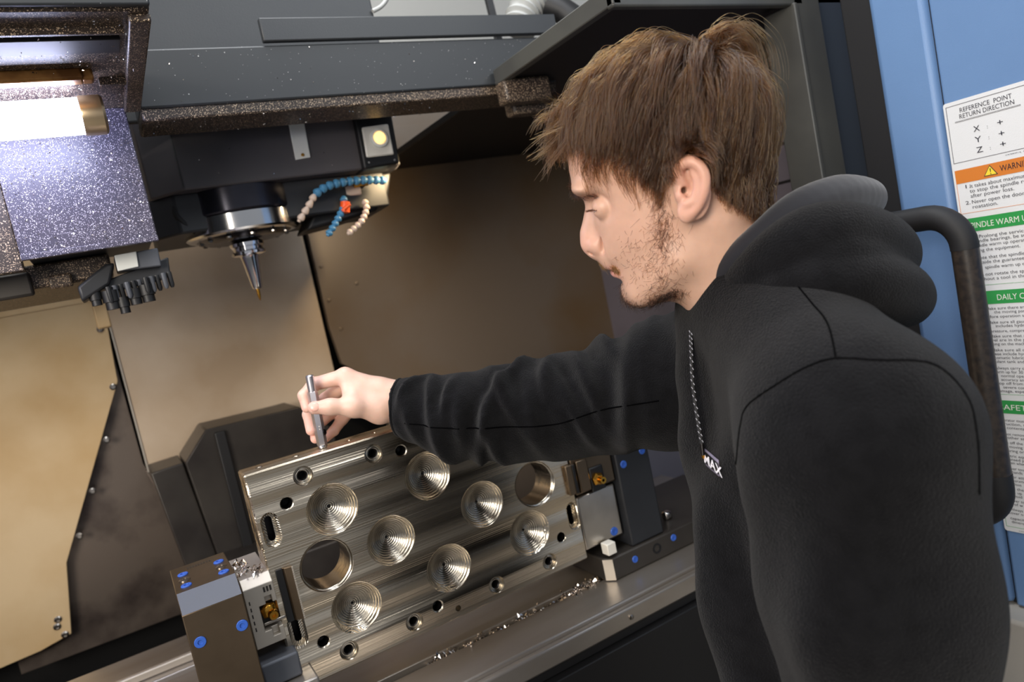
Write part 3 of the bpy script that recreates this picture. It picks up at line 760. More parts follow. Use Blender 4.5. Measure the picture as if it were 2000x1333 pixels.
# ---- swarf: loose metal chips nobody could count
def chips(name, label, pts, size, parent=None, m='chip_metal'):
    V, F = [], []
    for p in pts:
        s = size*(0.5+RNG.random()*1.1)
        a = RNG.normal(size=3); a /= np.linalg.norm(a)
        b_ = np.cross(a, RNG.normal(size=3)); b_ /= np.linalg.norm(b_)
        c = np.cross(a, b_)
        i = len(V)
        q = np.array(p)
        V += [tuple(q+a*s), tuple(q-a*s*0.6+b_*s*0.5), tuple(q-a*s*0.5-b_*s*0.5+c*s*0.3), tuple(q+c*s*0.6)]
        F += [(i, i+1, i+2), (i, i+1, i+3), (i+1, i+2, i+3), (i, i+2, i+3)]
    me_ = bpy.data.meshes.new(name); me_.from_pydata(V, [], F)
    o_ = link(name, me_, m)
    tag(o_, label, 'swarf', kind='stuff')
    return o_
pts = [(RNG.uniform(0.30, 0.64), RNG.normal(1.019, 0.006), 0.8865+abs(RNG.normal(0, 0.006))) for _ in range(900)]
pts += [(RNG.uniform(0.55, 0.625), RNG.normal(1.016, 0.006), 0.892+abs(RNG.normal(0, 0.006))) for _ in range(320)]
chips('slot_swarf', 'bright metal chips lying along the table slot', pts, 0.0036)
pts = [(RNG.normal(0.083, 0.004), RNG.normal(1.03, 0.012), 1.1285+abs(RNG.normal(0, 0.006))) for _ in range(90)]
pts += [(RNG.normal(0.098, 0.004), RNG.normal(1.005, 0.006), 1.1285+abs(RNG.normal(0, 0.004))) for _ in range(40)]
chips('jaw_swarf', 'small pile of bright chips on the left jaw block', pts, 0.0032)
pts = []
for _ in range(900):
    pts.append((RNG.uniform(-0.30, 0.11), RNG.uniform(0.83, 1.15), 1.7765 if RNG.random() < .3 else 1.784))
for _ in range(260):
    pts.append((RNG.uniform(0.115, 0.60), RNG.uniform(1.16, 1.25), 1.7655))
chips('roof_swarf', 'tiny bright chips stuck under the enclosure roof', pts, 0.0011)
pts = [(RNG.uniform(-0.072, 0.092), 1.1495, RNG.uniform(1.60, 1.77)) for _ in range(700)]
chips('cover_swarf', 'tiny bright chips stuck to the lamp-lit cover box', pts, 0.0012)
pts = [(RNG.uniform(0.13, 0.70), 1.1555, RNG.uniform(1.79, 1.862)) for _ in range(60)] + [(RNG.uniform(0.18, 0.55), 1.339, RNG.uniform(1.70, 1.80)) for _ in range(50)]
chips('beam_swarf', 'few tiny chips stuck to the crossbeam and spindle head', pts, 0.0011)


# ================================================================== THE OPERATOR
class Field:
    """signed-distance grid that grows by blended shapes and is skinned into one surface"""
    def __init__(s, lo, hi, h):
        s.lo = np.array(lo, np.float32); s.h = h
        s.n = np.maximum(np.ceil((np.array(hi)-s.lo)/h).astype(int)+1, 2)
        s.ax = [s.lo[i]+np.arange(s.n[i], dtype=np.float32)*h for i in range(3)]
        s.D = np.full(s.n, 1.0, np.float32)
    def _sl(s, lo, hi):
        i0 = np.clip(np.floor((np.array(lo)-s.lo)/s.h).astype(int), 0, s.n)
        i1 = np.clip(np.ceil((np.array(hi)-s.lo)/s.h).astype(int)+1, 0, s.n)
        sl = tuple(slice(a, b) for a, b in zip(i0, i1))
        return sl, (s.ax[0][sl[0]][:, None, None], s.ax[1][sl[1]][None, :, None], s.ax[2][sl[2]][None, None, :])
    def op(s, f, lo, hi, k, sub=False):
        pad = 2*k+0.02
        sl, g = s._sl(np.array(lo)-pad, np.array(hi)+pad)
        if any(x.stop <= x.start for x in sl): return
        d = f(*g).astype(np.float32)
        D = s.D[sl]
        if sub:
            h = np.clip(0.5-0.5*(D+d)/k, 0, 1)
            s.D[sl] = D*(1-h)+(-d)*h + k*h*(1-h)
        else:
            h = np.clip(0.5+0.5*(D-d)/k, 0, 1)
            s.D[sl] = D*(1-h)+d*h - k*h*(1-h)
    def cone(s, a, b, ra, rb, k=0.01, sub=False):
        a = np.array(a, float); b = np.array(b, float); ab = b-a; L2 = float(np.dot(ab, ab))+1e-12
        def f(X, Y, Z):
            t = np.clip(((X-a[0])*ab[0]+(Y-a[1])*ab[1]+(Z-a[2])*ab[2])/L2, 0, 1)
            return np.sqrt((X-a[0]-t*ab[0])**2+(Y-a[1]-t*ab[1])**2+(Z-a[2]-t*ab[2])**2) - (ra+(rb-ra)*t)
        r = max(ra, rb)
        s.op(f, np.minimum(a, b)-r, np.maximum(a, b)+r, k, sub)
    def chain(s, pts, rad, k=0.01, sub=False):
        for i in range(len(pts)-1):
            s.cone(pts[i], pts[i+1], rad[i], rad[i+1], k, sub)
    def ell(s, c, r, R=None, k=0.01, sub=False):
        """ellipsoid, rows of R are its axes"""
        c = np.array(c, float); r = np.array(r, float)
        R = np.eye(3) if R is None else np.array(R, float)
        def f(X, Y, Z):
            q = [((X-c[0])*R[i][0]+(Y-c[1])*R[i][1]+(Z-c[2])*R[i][2]) for i in range(3)]
            k0 = np.sqrt(sum((q[i]/r[i])**2 for i in range(3)))
            k1 = np.sqrt(sum((q[i]/r[i]**2)**2 for i in range(3)))+1e-9
            return k0*(k0-1)/k1
        m = r.max()
        s.op(f, c-m, c+m, k, sub)
    def mesh(s):
        D = s.D; ins = D < 0
        c = [(i, j, k) for i in (0, 1) for j in (0, 1) for k in (0, 1)]
        n = s.n
        sh = lambda A, o: A[o[0]:n[0]-1+o[0], o[1]:n[1]-1+o[1], o[2]:n[2]-1+o[2]]
        cnt = sum(sh(ins, o).astype(np.int8) for o in c)
        mask = (cnt > 0) & (cnt < 8)
        idx = np.full(mask.shape, -1, np.int64); ci = np.argwhere(mask); idx[mask] = np.arange(len(ci))
        V8 = np.stack([sh(D, o)[mask] for o in c], 1)
        acc = np.zeros((len(ci), 3)); num = np.zeros(len(ci))
        for a in range(8):
            for b in range(a+1, 8):
                d = np.array(c[b])-np.array(c[a])
                if np.abs(d).sum() != 1: continue
                va, vb = V8[:, a], V8[:, b]
                x = (va < 0) != (vb < 0)
                t = np.where(x, va/np.where(x, va-vb, 1), 0)
                acc += np.where(x[:, None], np.array(c[a])[None]+t[:, None]*d[None], 0); num += x
        P = (ci+acc/num[:, None])*s.h+s.lo
        F = []
        for axis in range(3):
            o1 = [0, 0, 0]; o1[axis] = 1
            A = ins[tuple(slice(0, n[i]-o1[i]) for i in range(3))]; B = ins[tuple(slice(o1[i], n[i]) for i in range(3))]
            e = np.argwhere(A != B)
            u, v = [i for i in range(3) if i != axis]
            ok = (e[:, u] > 0) & (e[:, v] > 0) & (e[:, u] < n[u]-1) & (e[:, v] < n[v]-1)
            e = e[ok]
            def cell(du, dv):
                q = e.copy(); q[:, u] += du; q[:, v] += dv
                return idx[q[:, 0], q[:, 1], q[:, 2]]
            quad = np.stack([cell(-1, -1), cell(0, -1), cell(0, 0), cell(-1, 0)], 1)
            inA = A[e[:, 0], e[:, 1], e[:, 2]]
            flip = inA if axis != 1 else ~inA
            quad[~flip] = quad[~flip][:, ::-1]
            F.append(quad)
        F = np.concatenate(F)
        return P, F[(F >= 0).all(1)]

def np_mesh(name, P, F):
    me_ = bpy.data.meshes.new(name)
    me_.vertices.add(len(P)); me_.vertices.foreach_set('co', np.asarray(P, np.float32).ravel())
    me_.loops.add(len(F)*4); me_.loops.foreach_set('vertex_index', np.asarray(F, np.int32).ravel())
    me_.polygons.add(len(F)); me_.polygons.foreach_set('loop_start', np.arange(0, len(F)*4, 4, dtype=np.int32))
    me_.polygons.foreach_set('loop_total', np.full(len(F), 4, np.int32))
    me_.polygons.foreach_set('use_smooth', np.ones(len(F), bool))
    me_.update(calc_edges=True); me_.validate()
    return me_

HO = np.array((0.5199, 0.5479, 1.5145)); HA = np.array((0.7656, -0.6038, -0.2219)); HB = np.array((0.1092, -0.2179, 0.9698)); HC = np.array((-0.6340, -0.7668, -0.1009))
def hw(p):                     # head frame (back, up, toward the left cheek) -> world
    p = np.asarray(p, float)
    return HO + p[..., 0:1]*HA + p[..., 1:2]*HB + p[..., 2:3]*HC

# ------------------------------------------------------------------ head and neck
outline = [(-0.0882, 0.0716), (-0.0999, 0.0523), (-0.1062, 0.0326), (-0.1080, 0.0151), (-0.1055, -0.0051), (-0.1000, -0.0189), (-0.0893, -0.0316), (-0.0838, -0.0435), (-0.0792, -0.0591), (-0.0751, -0.0748),
           (-0.0715, -0.0880), (-0.0666, -0.0954), (-0.0606, -0.1006), (-0.0555, -0.1096), (-0.0490, -0.1149), (-0.0455, -0.1229), (-0.0400, -0.1309), (-0.0303, -0.1350), (-0.0161, -0.1330), (-0.0004, -0.1331),
           (0.0122, -0.1366), (0.0242, -0.1460), (0.0373, -0.1662), (0.0494, -0.1934), (0.1509, -0.1571), (0.1157, -0.0951), (0.0912, -0.0546), (0.0849, -0.0296), (0.0845, 0.0000), (0.0830, 0.0314),
           (0.0760, 0.0599), (0.0620, 0.0835), (0.0390, 0.1001), (0.0088, 0.1086), (-0.0235, 0.1079), (-0.0563, 0.0950), (-0.0744, 0.0834)]
poly = np.array(catmull([np.array(p) for p in outline], 6, True))
hh = 0.0017
fh = Field((-0.115, -0.175, -0.096), (0.14, 0.125, 0.096), hh)
gu, gv = np.meshgrid(fh.ax[0], fh.ax[1], indexing='ij')
dmin = np.full(gu.shape, 9.0); inside = np.zeros(gu.shape, bool)
for a, b_ in zip(poly, np.roll(poly, -1, 0)):
    e = b_-a
    t = np.clip(((gu-a[0])*e[0]+(gv-a[1])*e[1])/(np.dot(e, e)+1e-12), 0, 1)
    dmin = np.minimum(dmin, np.hypot(gu-a[0]-t*e[0], gv-a[1]-t*e[1]))
    c_ = ((a[1] > gv) != (b_[1] > gv)) & (gu < (b_[0]-a[0])*(gv-a[1])/(b_[1]-a[1]+1e-12)+a[0])
    inside ^= c_
d2 = np.where(inside, dmin, -dmin)
ctrl = [((0.0024, 0.0489), .0755, .070), ((0.0462, 0.0484), .073, .070), ((-0.0628, 0.0640), .069, .060), ((-0.0870, 0.0251), .066, .070), ((-0.0914, -0.0101), .064, .072), ((-0.0530, 0.0000), .069, .070), ((-0.0590, -0.0511), .062, .078), ((-0.0384, -0.0483), .068, .072), ((-0.0236, -0.0353), .069, .072),
        ((-0.0687, -0.0774), .051, .070), ((0.0029, -0.0556), .065, .055), ((0.0053, -0.1025), .057, .050), ((-0.0548, -0.1010), .043, .052), ((-0.0328, -0.1247), .034, .030), ((-0.0092, -0.1242), .047, .040), ((0.0566, -0.1067), .056, .056),
        ((0.0772, -0.0447), .057, .055), ((0.0787, 0.0000), .070, .065), ((0.0705, -0.1597), .062, .06)]
num = 0; dw = 0; dr = 0
for (cu, cv), W_, R_ in ctrl:
    wgt = np.exp(-((gu-cu)**2+(gv-cv)**2)/(2*0.034**2))+1e-9
    num = num+wgt; dw = dw+wgt*W_; dr = dr+wgt*R_
Wm = (dw/num)[:, :, None]; Rm = (dr/num)[:, :, None]
for _ in range(160):      # soften the medial crease of the 2D distance
    p_ = np.pad(d2, 1, mode='edge')
    sm = (p_[:-2, 1:-1]+p_[2:, 1:-1]+p_[1:-1, :-2]+p_[1:-1, 2:]+4*d2)/8
    d2 = np.where(d2 > 0.008, sm, d2)
q = np.maximum(1-d2[:, :, None]/Rm, 0)
pw = 2.1
fh.D = (((q**pw + (np.abs(fh.ax[2])[None, None, :]/Wm)**pw)**(1/pw)-1)*np.minimum(Wm, Rm)).astype(np.float32)
for sgn in (1, -1):
    fh.cone(np.array((0.0058, -0.0837, 0.0470))*[1, 1, sgn], np.array((-0.0268, -0.1189, 0.0220))*[1, 1, sgn], 0.014, 0.014, 0.02)                                # jaw line
    fh.cone(np.array((0.0369, -0.0469, 0.0470))*[1, 1, sgn], np.array((0.0402, -0.1572, 0.0160))*[1, 1, sgn], 0.013, 0.012, 0.025)                               # neck muscle
    fh.ell(np.array((-0.0801, -0.0351, 0.0340))*[1, 1, sgn], (0.016, 0.0085, 0.0165), k=0.016, sub=True)                                                    # eye socket
    fh.ell(np.array((-0.0909, -0.0197, 0.0240))*[1, 1, sgn], (0.010, 0.0055, 0.021), k=0.012)                                                                # brow
    c = np.array((-0.0687, -0.0362, 0.0300))*[1, 1, sgn]
    fh.ell(c, (0.0128, 0.0128, 0.0128), k=0.003)                                                                                                     # lids
    fh.ell(c+np.array([-0.0118, -0.0040, 0.003*sgn]), (0.0045, 0.0010, 0.0095), k=0.0015, sub=True)                                                  # lid slit
    fh.ell(c+np.array([-0.0095, 0.0090, 0.003*sgn]), (0.0040, 0.0008, 0.0095), k=0.002, sub=True)                                                      # lid crease
fh.chain([np.array((-0.0814, -0.0357, 0.0000)), np.array((-0.0810, -0.0502, 0.0000)), np.array((-0.0827, -0.0644, 0.0000)), np.array((-0.0827, -0.0739, 0.0000))], [0.0062, 0.0076, 0.0092, 0.0104], 0.008)
fh.cone(np.array((-0.0745, -0.0564, 0.0000)), np.array((-0.0729, -0.0785, 0.0000)), 0.010, 0.014, 0.010)
for sgn in (1, -1):
    fh.ell(np.array((-0.0746, -0.0762, 0.0125))*[1, 1, sgn], (0.0095, 0.0075, 0.0060), k=0.004)
    fh.ell(np.array((-0.0684, -0.0724, 0.0185))*[1, 1, sgn], (0.003, 0.009, 0.003), k=0.005, sub=True)
    fh.ell(np.array((-0.0788, -0.0831, 0.0075))*[1, 1, sgn], (0.0055, 0.0030, 0.0030), k=0.0025, sub=True)
fh.cone(np.array((-0.0802, -0.0802, 0.0000)), np.array((-0.0716, -0.0848, 0.0000)), 0.0045, 0.005, 0.005)
fh.ell((-0.0624, -0.0921, 0.0000), (0.0072, 0.0100, 0.0185), k=0.008)                      # upper lip
fh.ell((-0.0559, -0.0989, 0.0000), (0.0062, 0.0034, 0.019), k=0.003)
fh.ell((-0.0536, -0.1053, 0.0000), (0.0070, 0.0050, 0.0175), k=0.004)                    # lower lip
fh.ell((-0.0568, -0.1022, 0.0000), (0.013, 0.0009, 0.024), k=0.002, sub=True)            # mouth line
fh.ell((-0.0506, -0.1133, 0.0000), (0.006, 0.004, 0.016), k=0.006, sub=True)
fh.ell((-0.0338, -0.1253, 0.0000), (0.0135, 0.0135, 0.017), k=0.012)
for sgn in (1, -1):
    m3 = np.array([1, 1, sgn])
    tilt = np.array([[0.96, 0.20, 0.18*sgn], [-0.20, 0.98, 0.0], [-0.18*sgn, 0.0, 0.98]])
    fh.ell(np.array((0.0093, -0.0161, 0.0775))*m3, (0.0165, 0.0300, 0.0050), tilt, 0.004)
    fh.ell(np.array((0.0060, -0.0185, 0.0870))*m3, (0.0110, 0.0150, 0.0095), tilt, 0.003, True)
    fh.ell(np.array((0.0101, -0.0035, 0.0900))*m3, (0.0100, 0.0085, 0.0070), tilt, 0.003, True)
    hel = [np.array(p)*m3 for p in ((0.0036, -0.0161, 0.0765), (-0.0020, -0.0071, 0.0790), (-0.0031, 0.0004, 0.0820), (0.0017, 0.0053, 0.0855), (0.0089, 0.0057, 0.0885), (0.0155, 0.0004, 0.0905), (0.0191, -0.0087, 0.0910), (0.0187, -0.0211, 0.0890), (0.0153, -0.0315, 0.0855), (0.0107, -0.0385, 0.0820))]
    hel = catmull(hel, 4)
    fh.chain(hel, [0.0042]*len(hel), 0.0022)
    ant = catmull([np.array(p)*m3 for p in ((0.0092, -0.0013, 0.0850), (0.0129, -0.0088, 0.0868), (0.0135, -0.0185, 0.0868), (0.0106, -0.0275, 0.0850), (0.0047, -0.0303, 0.0830))], 3)
    fh.chain(ant, [0.0034]*len(ant), 0.003)
    fh.ell(np.array((0.0054, -0.0382, 0.0800))*m3, (0.0080, 0.0098, 0.0050), tilt, 0.004)
    fh.ell(np.array((-0.0003, -0.0224, 0.0790))*m3, (0.0050, 0.0068, 0.0050), None, 0.003)
    fh.ell(np.array((0.0026, -0.0187, 0.0800))*m3, (0.0028, 0.0034, 0.0090), None, 0.002, True)
Ph, Fh = fh.mesh()

# flush colours that belong to the skin itself: lips, ears, nose tip, cheek
def gauss(p, c, r): return np.exp(-(((p-np.array(c))/np.array(r))**2).sum(1))
SK = np.array([0.600, 0.370, 0.268])
Ch = np.tile(SK, (len(Ph), 1))
aw = Ph*np.array([1, 1, 1.0]); aw = np.stack([Ph[:, 0], Ph[:, 1], np.abs(Ph[:, 2])], 1)
def mixc(C, w, col): return C*(1-w[:, None])+np.array(col)*w[:, None]
Ch = mixc(Ch, 0.8*np.clip(1.6*gauss(aw, (-0.0564, -0.0982, 0.0060), (0.008, 0.0045, 0.017)), 0, 1), (0.66, 0.30, 0.27))
Ch = mixc(Ch, 0.8*np.clip(1.6*gauss(aw, (-0.0546, -0.1045, 0.0060), (0.009, 0.0052, 0.016)), 0, 1), (0.66, 0.30, 0.27))
Ch = mixc(Ch, 0.45*gauss(aw, (-0.0843, -0.0749, 0.0060), (0.022, 0.014, 0.018)), (0.78, 0.40, 0.31))
Ch = mixc(Ch, 0.55*np.clip(1.8*gauss(aw, (0.0102, -0.0176, 0.0890), (0.026, 0.036, 0.009)), 0, 1), (0.74, 0.38, 0.29))
Ch = mixc(Ch, 0.25*gauss(aw, (-0.0462, -0.0587, 0.0620), (0.045, 0.03, 0.03)), (0.76, 0.42, 0.32))
Ch = mixc(Ch, 0.30*gauss(aw, (-0.0155, -0.0961, 0.0500), (0.045, 0.035, 0.05)), (0.58, 0.37, 0.26))
Ph_w = hw(Ph)

# ------------------------------------------------------------------ right hand round the pen
fd = Field((0.170, 0.93, 1.235), (0.47, 1.10, 1.40), 0.0014)
W0, W1 = np.array((0.3441, 1.0000, 1.2929)), np.array((0.4114, 0.9450, 1.2640))
I0, M0, R0, P0 = map(np.array, ((0.2775, 1.0240, 1.3494), (0.2889, 1.0440, 1.3397), (0.2983, 1.0570, 1.3257), (0.3062, 1.0640, 1.3089)))
fd.cone(W1, W0, 0.027, 0.0225, 0.01)
up = np.array([0, 0, 0.012])
fd.cone(np.array((0.3512, 1.0180, 1.2937)), np.array((0.4165, 0.9550, 1.2649)), 0.0200, 0.024, 0.015)
for Q, r in ((I0, 0.0125), (M0, 0.0125), (R0, 0.0118), (P0, 0.0110)):
    fd.cone(W0*0.75+Q*0.25, Q, 0.0205, r, 0.014)
    fd.cone(W0, W0*0.6+Q*0.4, 0.021, 0.017, 0.014)
T0, T1, T2, T3 = map(np.array, ((0.3083, 0.9970, 1.2938), (0.2709, 0.9940, 1.3083), (0.2408, 0.9990, 1.3163), (0.2209, 1.0055, 1.3200)))
fd.chain([W0, T0, T1, T2, T3], [0.021, 0.0185, 0.0128, 0.0104, 0.0090], 0.008)
fd.cone(I0, T1, 0.0085, 0.011, 0.012)
fd.cone(np.array((0.2872, 1.0120, 1.3215)), T0, 0.017, 0.017, 0.012)
I1, I2, I3 = map(np.array, ((0.2377, 1.0500, 1.3474), (0.2188, 1.0410, 1.3362), (0.2170, 1.0350, 1.3190)))
fd.chain([I0, I1, I2, I3], [0.0118, 0.0096, 0.0084, 0.0072], 0.004)
M1, M2, M3 = map(np.array, ((0.2530, 1.0660, 1.3202), (0.2214, 1.0530, 1.3067), (0.2165, 1.0380, 1.2858)))
fd.chain([M0, M1, M2, M3], [0.0118, 0.0098, 0.0088, 0.0076], 0.003)
R1, R2, R3 = map(np.array, ((0.2587, 1.0720, 1.2978), (0.2280, 1.0600, 1.2857), (0.2205, 1.0430, 1.2719)))
fd.chain([R0, R1, R2, R3], [0.0112, 0.0092, 0.0082, 0.0072], 0.003)
P1, P2, P3 = map(np.array, ((0.2696, 1.0660, 1.2840), (0.2516, 1.0560, 1.2729), (0.2358, 1.0480, 1.2675)))
fd.chain([P0, P1, P2, P3], [0.0105, 0.0084, 0.0074, 0.0066], 0.003)
# crease at the thumb joint and keep the pen's bore free
PEN0, PEN1 = np.array((0.2238, 1.025, 1.2590)), np.array((0.2288, 1.025, 1.3625))
fd.cone(PEN0, PEN1, 0.0074, 0.0074, 0.001, True)
Pd, Fd = fd.mesh()
Cd = np.tile(np.array([0.70, 0.455, 0.355]), (len(Pd), 1))
for Q in (I3, M3, R3, P3, T3, I1, I0):
    Cd = mixc(Cd, 0.45*gauss(Pd, Q, (0.013, 0.013, 0.013)), (0.78, 0.38, 0.32))
Cd = mixc(Cd, 0.35*np.clip(gauss(Pd, M1, (0.03, 0.02, 0.03)), 0, 1), (0.74, 0.38, 0.27))

# ------------------------------------------------------------------ trunk under the clothes, hoodie, hood, trousers
SLs, SRs = np.array((0.4800, 0.3648, 1.2650)), np.array((0.6564, 0.6597, 1.2829))
side = SRs-SLs; side[2] = 0; side /= np.linalg.norm(side)
Fw = np.array([-side[1], side[0], 0.0])
if Fw[0] > 0: Fw = -Fw
Up = np.array([0, 0, 1.0])
TR = np.stack([side, Fw, Up])
mid = (SLs+SRs)/2
def tp(s_, f_, u_): return mid+side*s_+Fw*f_+Up*u_
EL = SLs + side*(0.0) + Fw*(0.016) + Up*(-0.29)
NB = np.array((0.5779, 0.5304, 1.3822))
HIP = tp(0.0, -0.060, -0.52)
ARM = [SRs, np.array((0.6071, 0.7299, 1.2620)), np.array((0.5693, 0.7950, 1.2507)), np.array((0.5150, 0.8416, 1.2504)), np.array((0.4552, 0.8805, 1.2564)), np.array((0.3932, 0.9142, 1.2670)), np.array((0.3474, 0.9527, 1.2874)), np.array((0.3295, 0.9796, 1.2974))]
ARAD = [0.088, 0.080, 0.073, 0.068, 0.0635, 0.0555, 0.040, 0.0325]
fc = Field(np.minimum.reduce([SLs-.16, SRs-.16, EL-.15, ARM[-1]-.06, tp(0, 0, -0.50)-.2]), np.maximum.reduce([SLs+.16, SRs+.16, ARM[-1]+.06, NB+.09, tp(0, 0, -0.5)+.26]), 0.0048)
fc.ell(tp(0, -0.012, -0.115), (0.176, 0.104, 0.20), TR, 0.03)
fc.ell(tp(0, -0.036, -0.32), (0.172, 0.094, 0.26), TR, 0.05)
fc.ell(HIP+Up*0.02, (0.170, 0.115, 0.12), TR, 0.05)
fc.cone(NB, SLs+Up*0.012, 0.062, 0.078, 0.05)
fc.cone(NB, SRs+Up*0.012, 0.062, 0.070, 0.05)
fc.chain([SLs, SLs*0.55+EL*0.45, EL], [0.086, 0.081, 0.070], 0.03)
WL = EL + Fw*0.10 + Up*(-0.21)
fc.chain([EL, WL], [0.072, 0.045], 0.02)
fc.chain(ARM, ARAD, 0.02)
# placket: the thick folded front edge of the garment
fc.chain([np.array(p) for p in ((0.5548, 0.5732, 1.3454), (0.5452, 0.5724, 1.2912), (0.5277, 0.5567, 1.2184), (0.5096, 0.5418, 1.1488), (0.4827, 0.5199, 1.0772), (0.4576, 0.5037, 1.0138))], [0.020, 0.024, 0.026, 0.028, 0.03, 0.03], 0.05)
# sleeve folds run round the reaching arm; soft drape folds elsewhere
g = np.meshgrid(*fc.ax, indexing='ij', sparse=True)
ax_ = ARM[-1]-ARM[1]; Lax = np.linalg.norm(ax_); ax_ = ax_/Lax
e1 = np.cross(ax_, Up); e1 /= np.linalg.norm(e1); e2 = np.cross(e1, ax_)
rel = [g[i]-ARM[1][i] for i in range(3)]
tt = sum(rel[i]*ax_[i] for i in range(3)); q1 = sum(rel[i]*e1[i] for i in range(3)); q2 = sum(rel[i]*e2[i] for i in range(3))+0.0
ph = np.arctan2(q1, q2)
mask = np.clip((tt+0.03)/0.06, 0, 1)*np.clip((Lax-0.005-tt)/0.03, 0, 1)
fold = 0*tt
for k in range(22):
    t0_ = (k+0.5)/22*(Lax+0.02)+RNG.normal(0, 0.006); sl_ = RNG.uniform(-0.022, 0.030); pc_ = RNG.uniform(-2.5, 0.2); pw_ = RNG.uniform(0.6, 1.3)
    am = RNG.uniform(0.008, 0.0165)*(1.0 if t0_ > 0.08 else 0.8); sg_ = RNG.uniform(0.0065, 0.012)
    dp_ = np.angle(np.exp(1j*(ph-pc_)))
    fold = fold + am*np.exp(-((tt-t0_-sl_*dp_)/sg_)**2)*np.exp(-(dp_/pw_)**2) - 0.35*am*np.exp(-((tt-t0_-sl_*dp_-2.0*sg_)/sg_)**2)*np.exp(-(dp_/pw_)**2)
fc.D = (fc.D - mask*fold*np.exp(-(np.maximum(np.hypot(q1, q2)-0.1, 0)/0.03)**2)).astype(np.float32)
relT = [g[i]-mid[i] for i in range(3)]
ts = sum(relT[i]*side[i] for i in range(3)); tf = sum(relT[i]*Fw[i] for i in range(3)); tu = relT[2]+0*ts
dr_ = 0.0040*np.sin(ts*62+tu*9+1.5*np.sin(tu*11))*np.clip((tf-0.03)/0.05, 0, 1)*np.clip((-tu)/0.06+0.3, 0, 1)
dr_ = dr_ + 0.0022*np.sin(tu*16+tf*34+2*np.sin(ts*14))*np.clip((-ts-0.10)/0.05, 0, 1)
fc.D = (fc.D-dr_).astype(np.float32)
cut_ = tt-(Lax-0.002)
near = np.hypot(q1, q2) < 0.08
fc.D = np.where(near & (tt > Lax-0.10), np.maximum(fc.D, cut_), fc.D).astype(np.float32)
fc.cone(ARM[-1]+ax_*0.02, ARM[-1]-ax_*0.035, 0.0285, 0.0275, 0.004, True)
Pc, Fc = fc.mesh()

# hood bunched round the neck
fo = Field(np.array((0.6068, 0.4897, 1.4149))-[0.24, 0.25, 0.17], np.array((0.6068, 0.4897, 1.4149))+[0.24, 0.25, 0.15], 0.0036)
r1 = catmull([np.array(p) for p in ((0.5365, 0.5850, 1.3623), (0.5198, 0.5498, 1.3759), (0.5162, 0.5014, 1.4067), (0.5324, 0.4654, 1.4296), (0.5757, 0.4554, 1.4483), (0.6478, 0.4659, 1.4532), (0.7244, 0.4922, 1.4470), (0.7785, 0.5370, 1.4459), (0.7727, 0.5857, 1.4445), (0.7112, 0.6165, 1.4208), (0.6161, 0.6182, 1.3821), (0.5496, 0.5949, 1.3616))], 5)
t_ = np.linspace(0, 1, len(r1)); rad1 = np.interp(t_, [0, .1, .25, .45, .6, .8, 1], [0.008, 0.011, 0.015, 0.021, 0.020, 0.016, 0.008])
fg = Field(fo.lo, fo.lo+np.array(fo.n-1)*fo.h, 0.0034)
fg.chain(r1, rad1, 0.006)
Pg, Fg = fg.mesh()
r2 = catmull([np.array(p) for p in ((0.5327, 0.5628, 1.3500), (0.5257, 0.5069, 1.3792), (0.5301, 0.4526, 1.4062), (0.5593, 0.4242, 1.4168), (0.6192, 0.4270, 1.4055), (0.6918, 0.4576, 1.3871), (0.7651, 0.5142, 1.3802), (0.7706, 0.5805, 1.3873))], 5)
fo.chain(r2, np.interp(np.linspace(0, 1, len(r2)), [0, .2, .4, .6, 1], [0.015, 0.026, 0.034, 0.033, 0.03]), 0.006)
r2b = catmull([np.array(p) for p in ((0.5214, 0.4366, 1.3946), (0.5517, 0.4061, 1.4017), (0.6071, 0.4120, 1.3857), (0.6749, 0.4413, 1.3638))], 5)
fo.chain(r2b, np.interp(np.linspace(0, 1, len(r2b)), [0, .5, 1], [0.018, 0.022, 0.020]), 0.005)
r3 = catmull([np.array(p) for p in ((0.5116, 0.4737, 1.3711), (0.5250, 0.4255, 1.3838), (0.5579, 0.4000, 1.3771), (0.6137, 0.4056, 1.3602), (0.6827, 0.4405, 1.3430), (0.7489, 0.4954, 1.3376))], 5)
fo.chain(r3, np.interp(np.linspace(0, 1, len(r3)), [0, .3, .6, 1], [0.020, 0.026, 0.029, 0.027]), 0.006)
Po, Fo = fo.mesh()

# trousers and shoes down to the floor
ft = Field(np.array([HIP[0]-.34, HIP[1]-.34, 0.04]), np.array([HIP[0]+.34, HIP[1]+.34, HIP[2]+.10]), 0.010)
ft.ell(HIP-Up*0.02, (0.165, 0.120, 0.12), TR, 0.03)
FEET = []
for sgn in (-1, 1):
    hipj = HIP+side*0.09*sgn-Up*0.05; knee = HIP+side*0.105*sgn+Fw*0.035; knee[2] = 0.50; ank = HIP+side*0.11*sgn-Fw*0.02; ank[2] = 0.09
    ft.chain([hipj, knee, ank], [0.100, 0.078, 0.062], 0.04)
    FEET.append(ank)
Pt, Ft = ft.mesh()

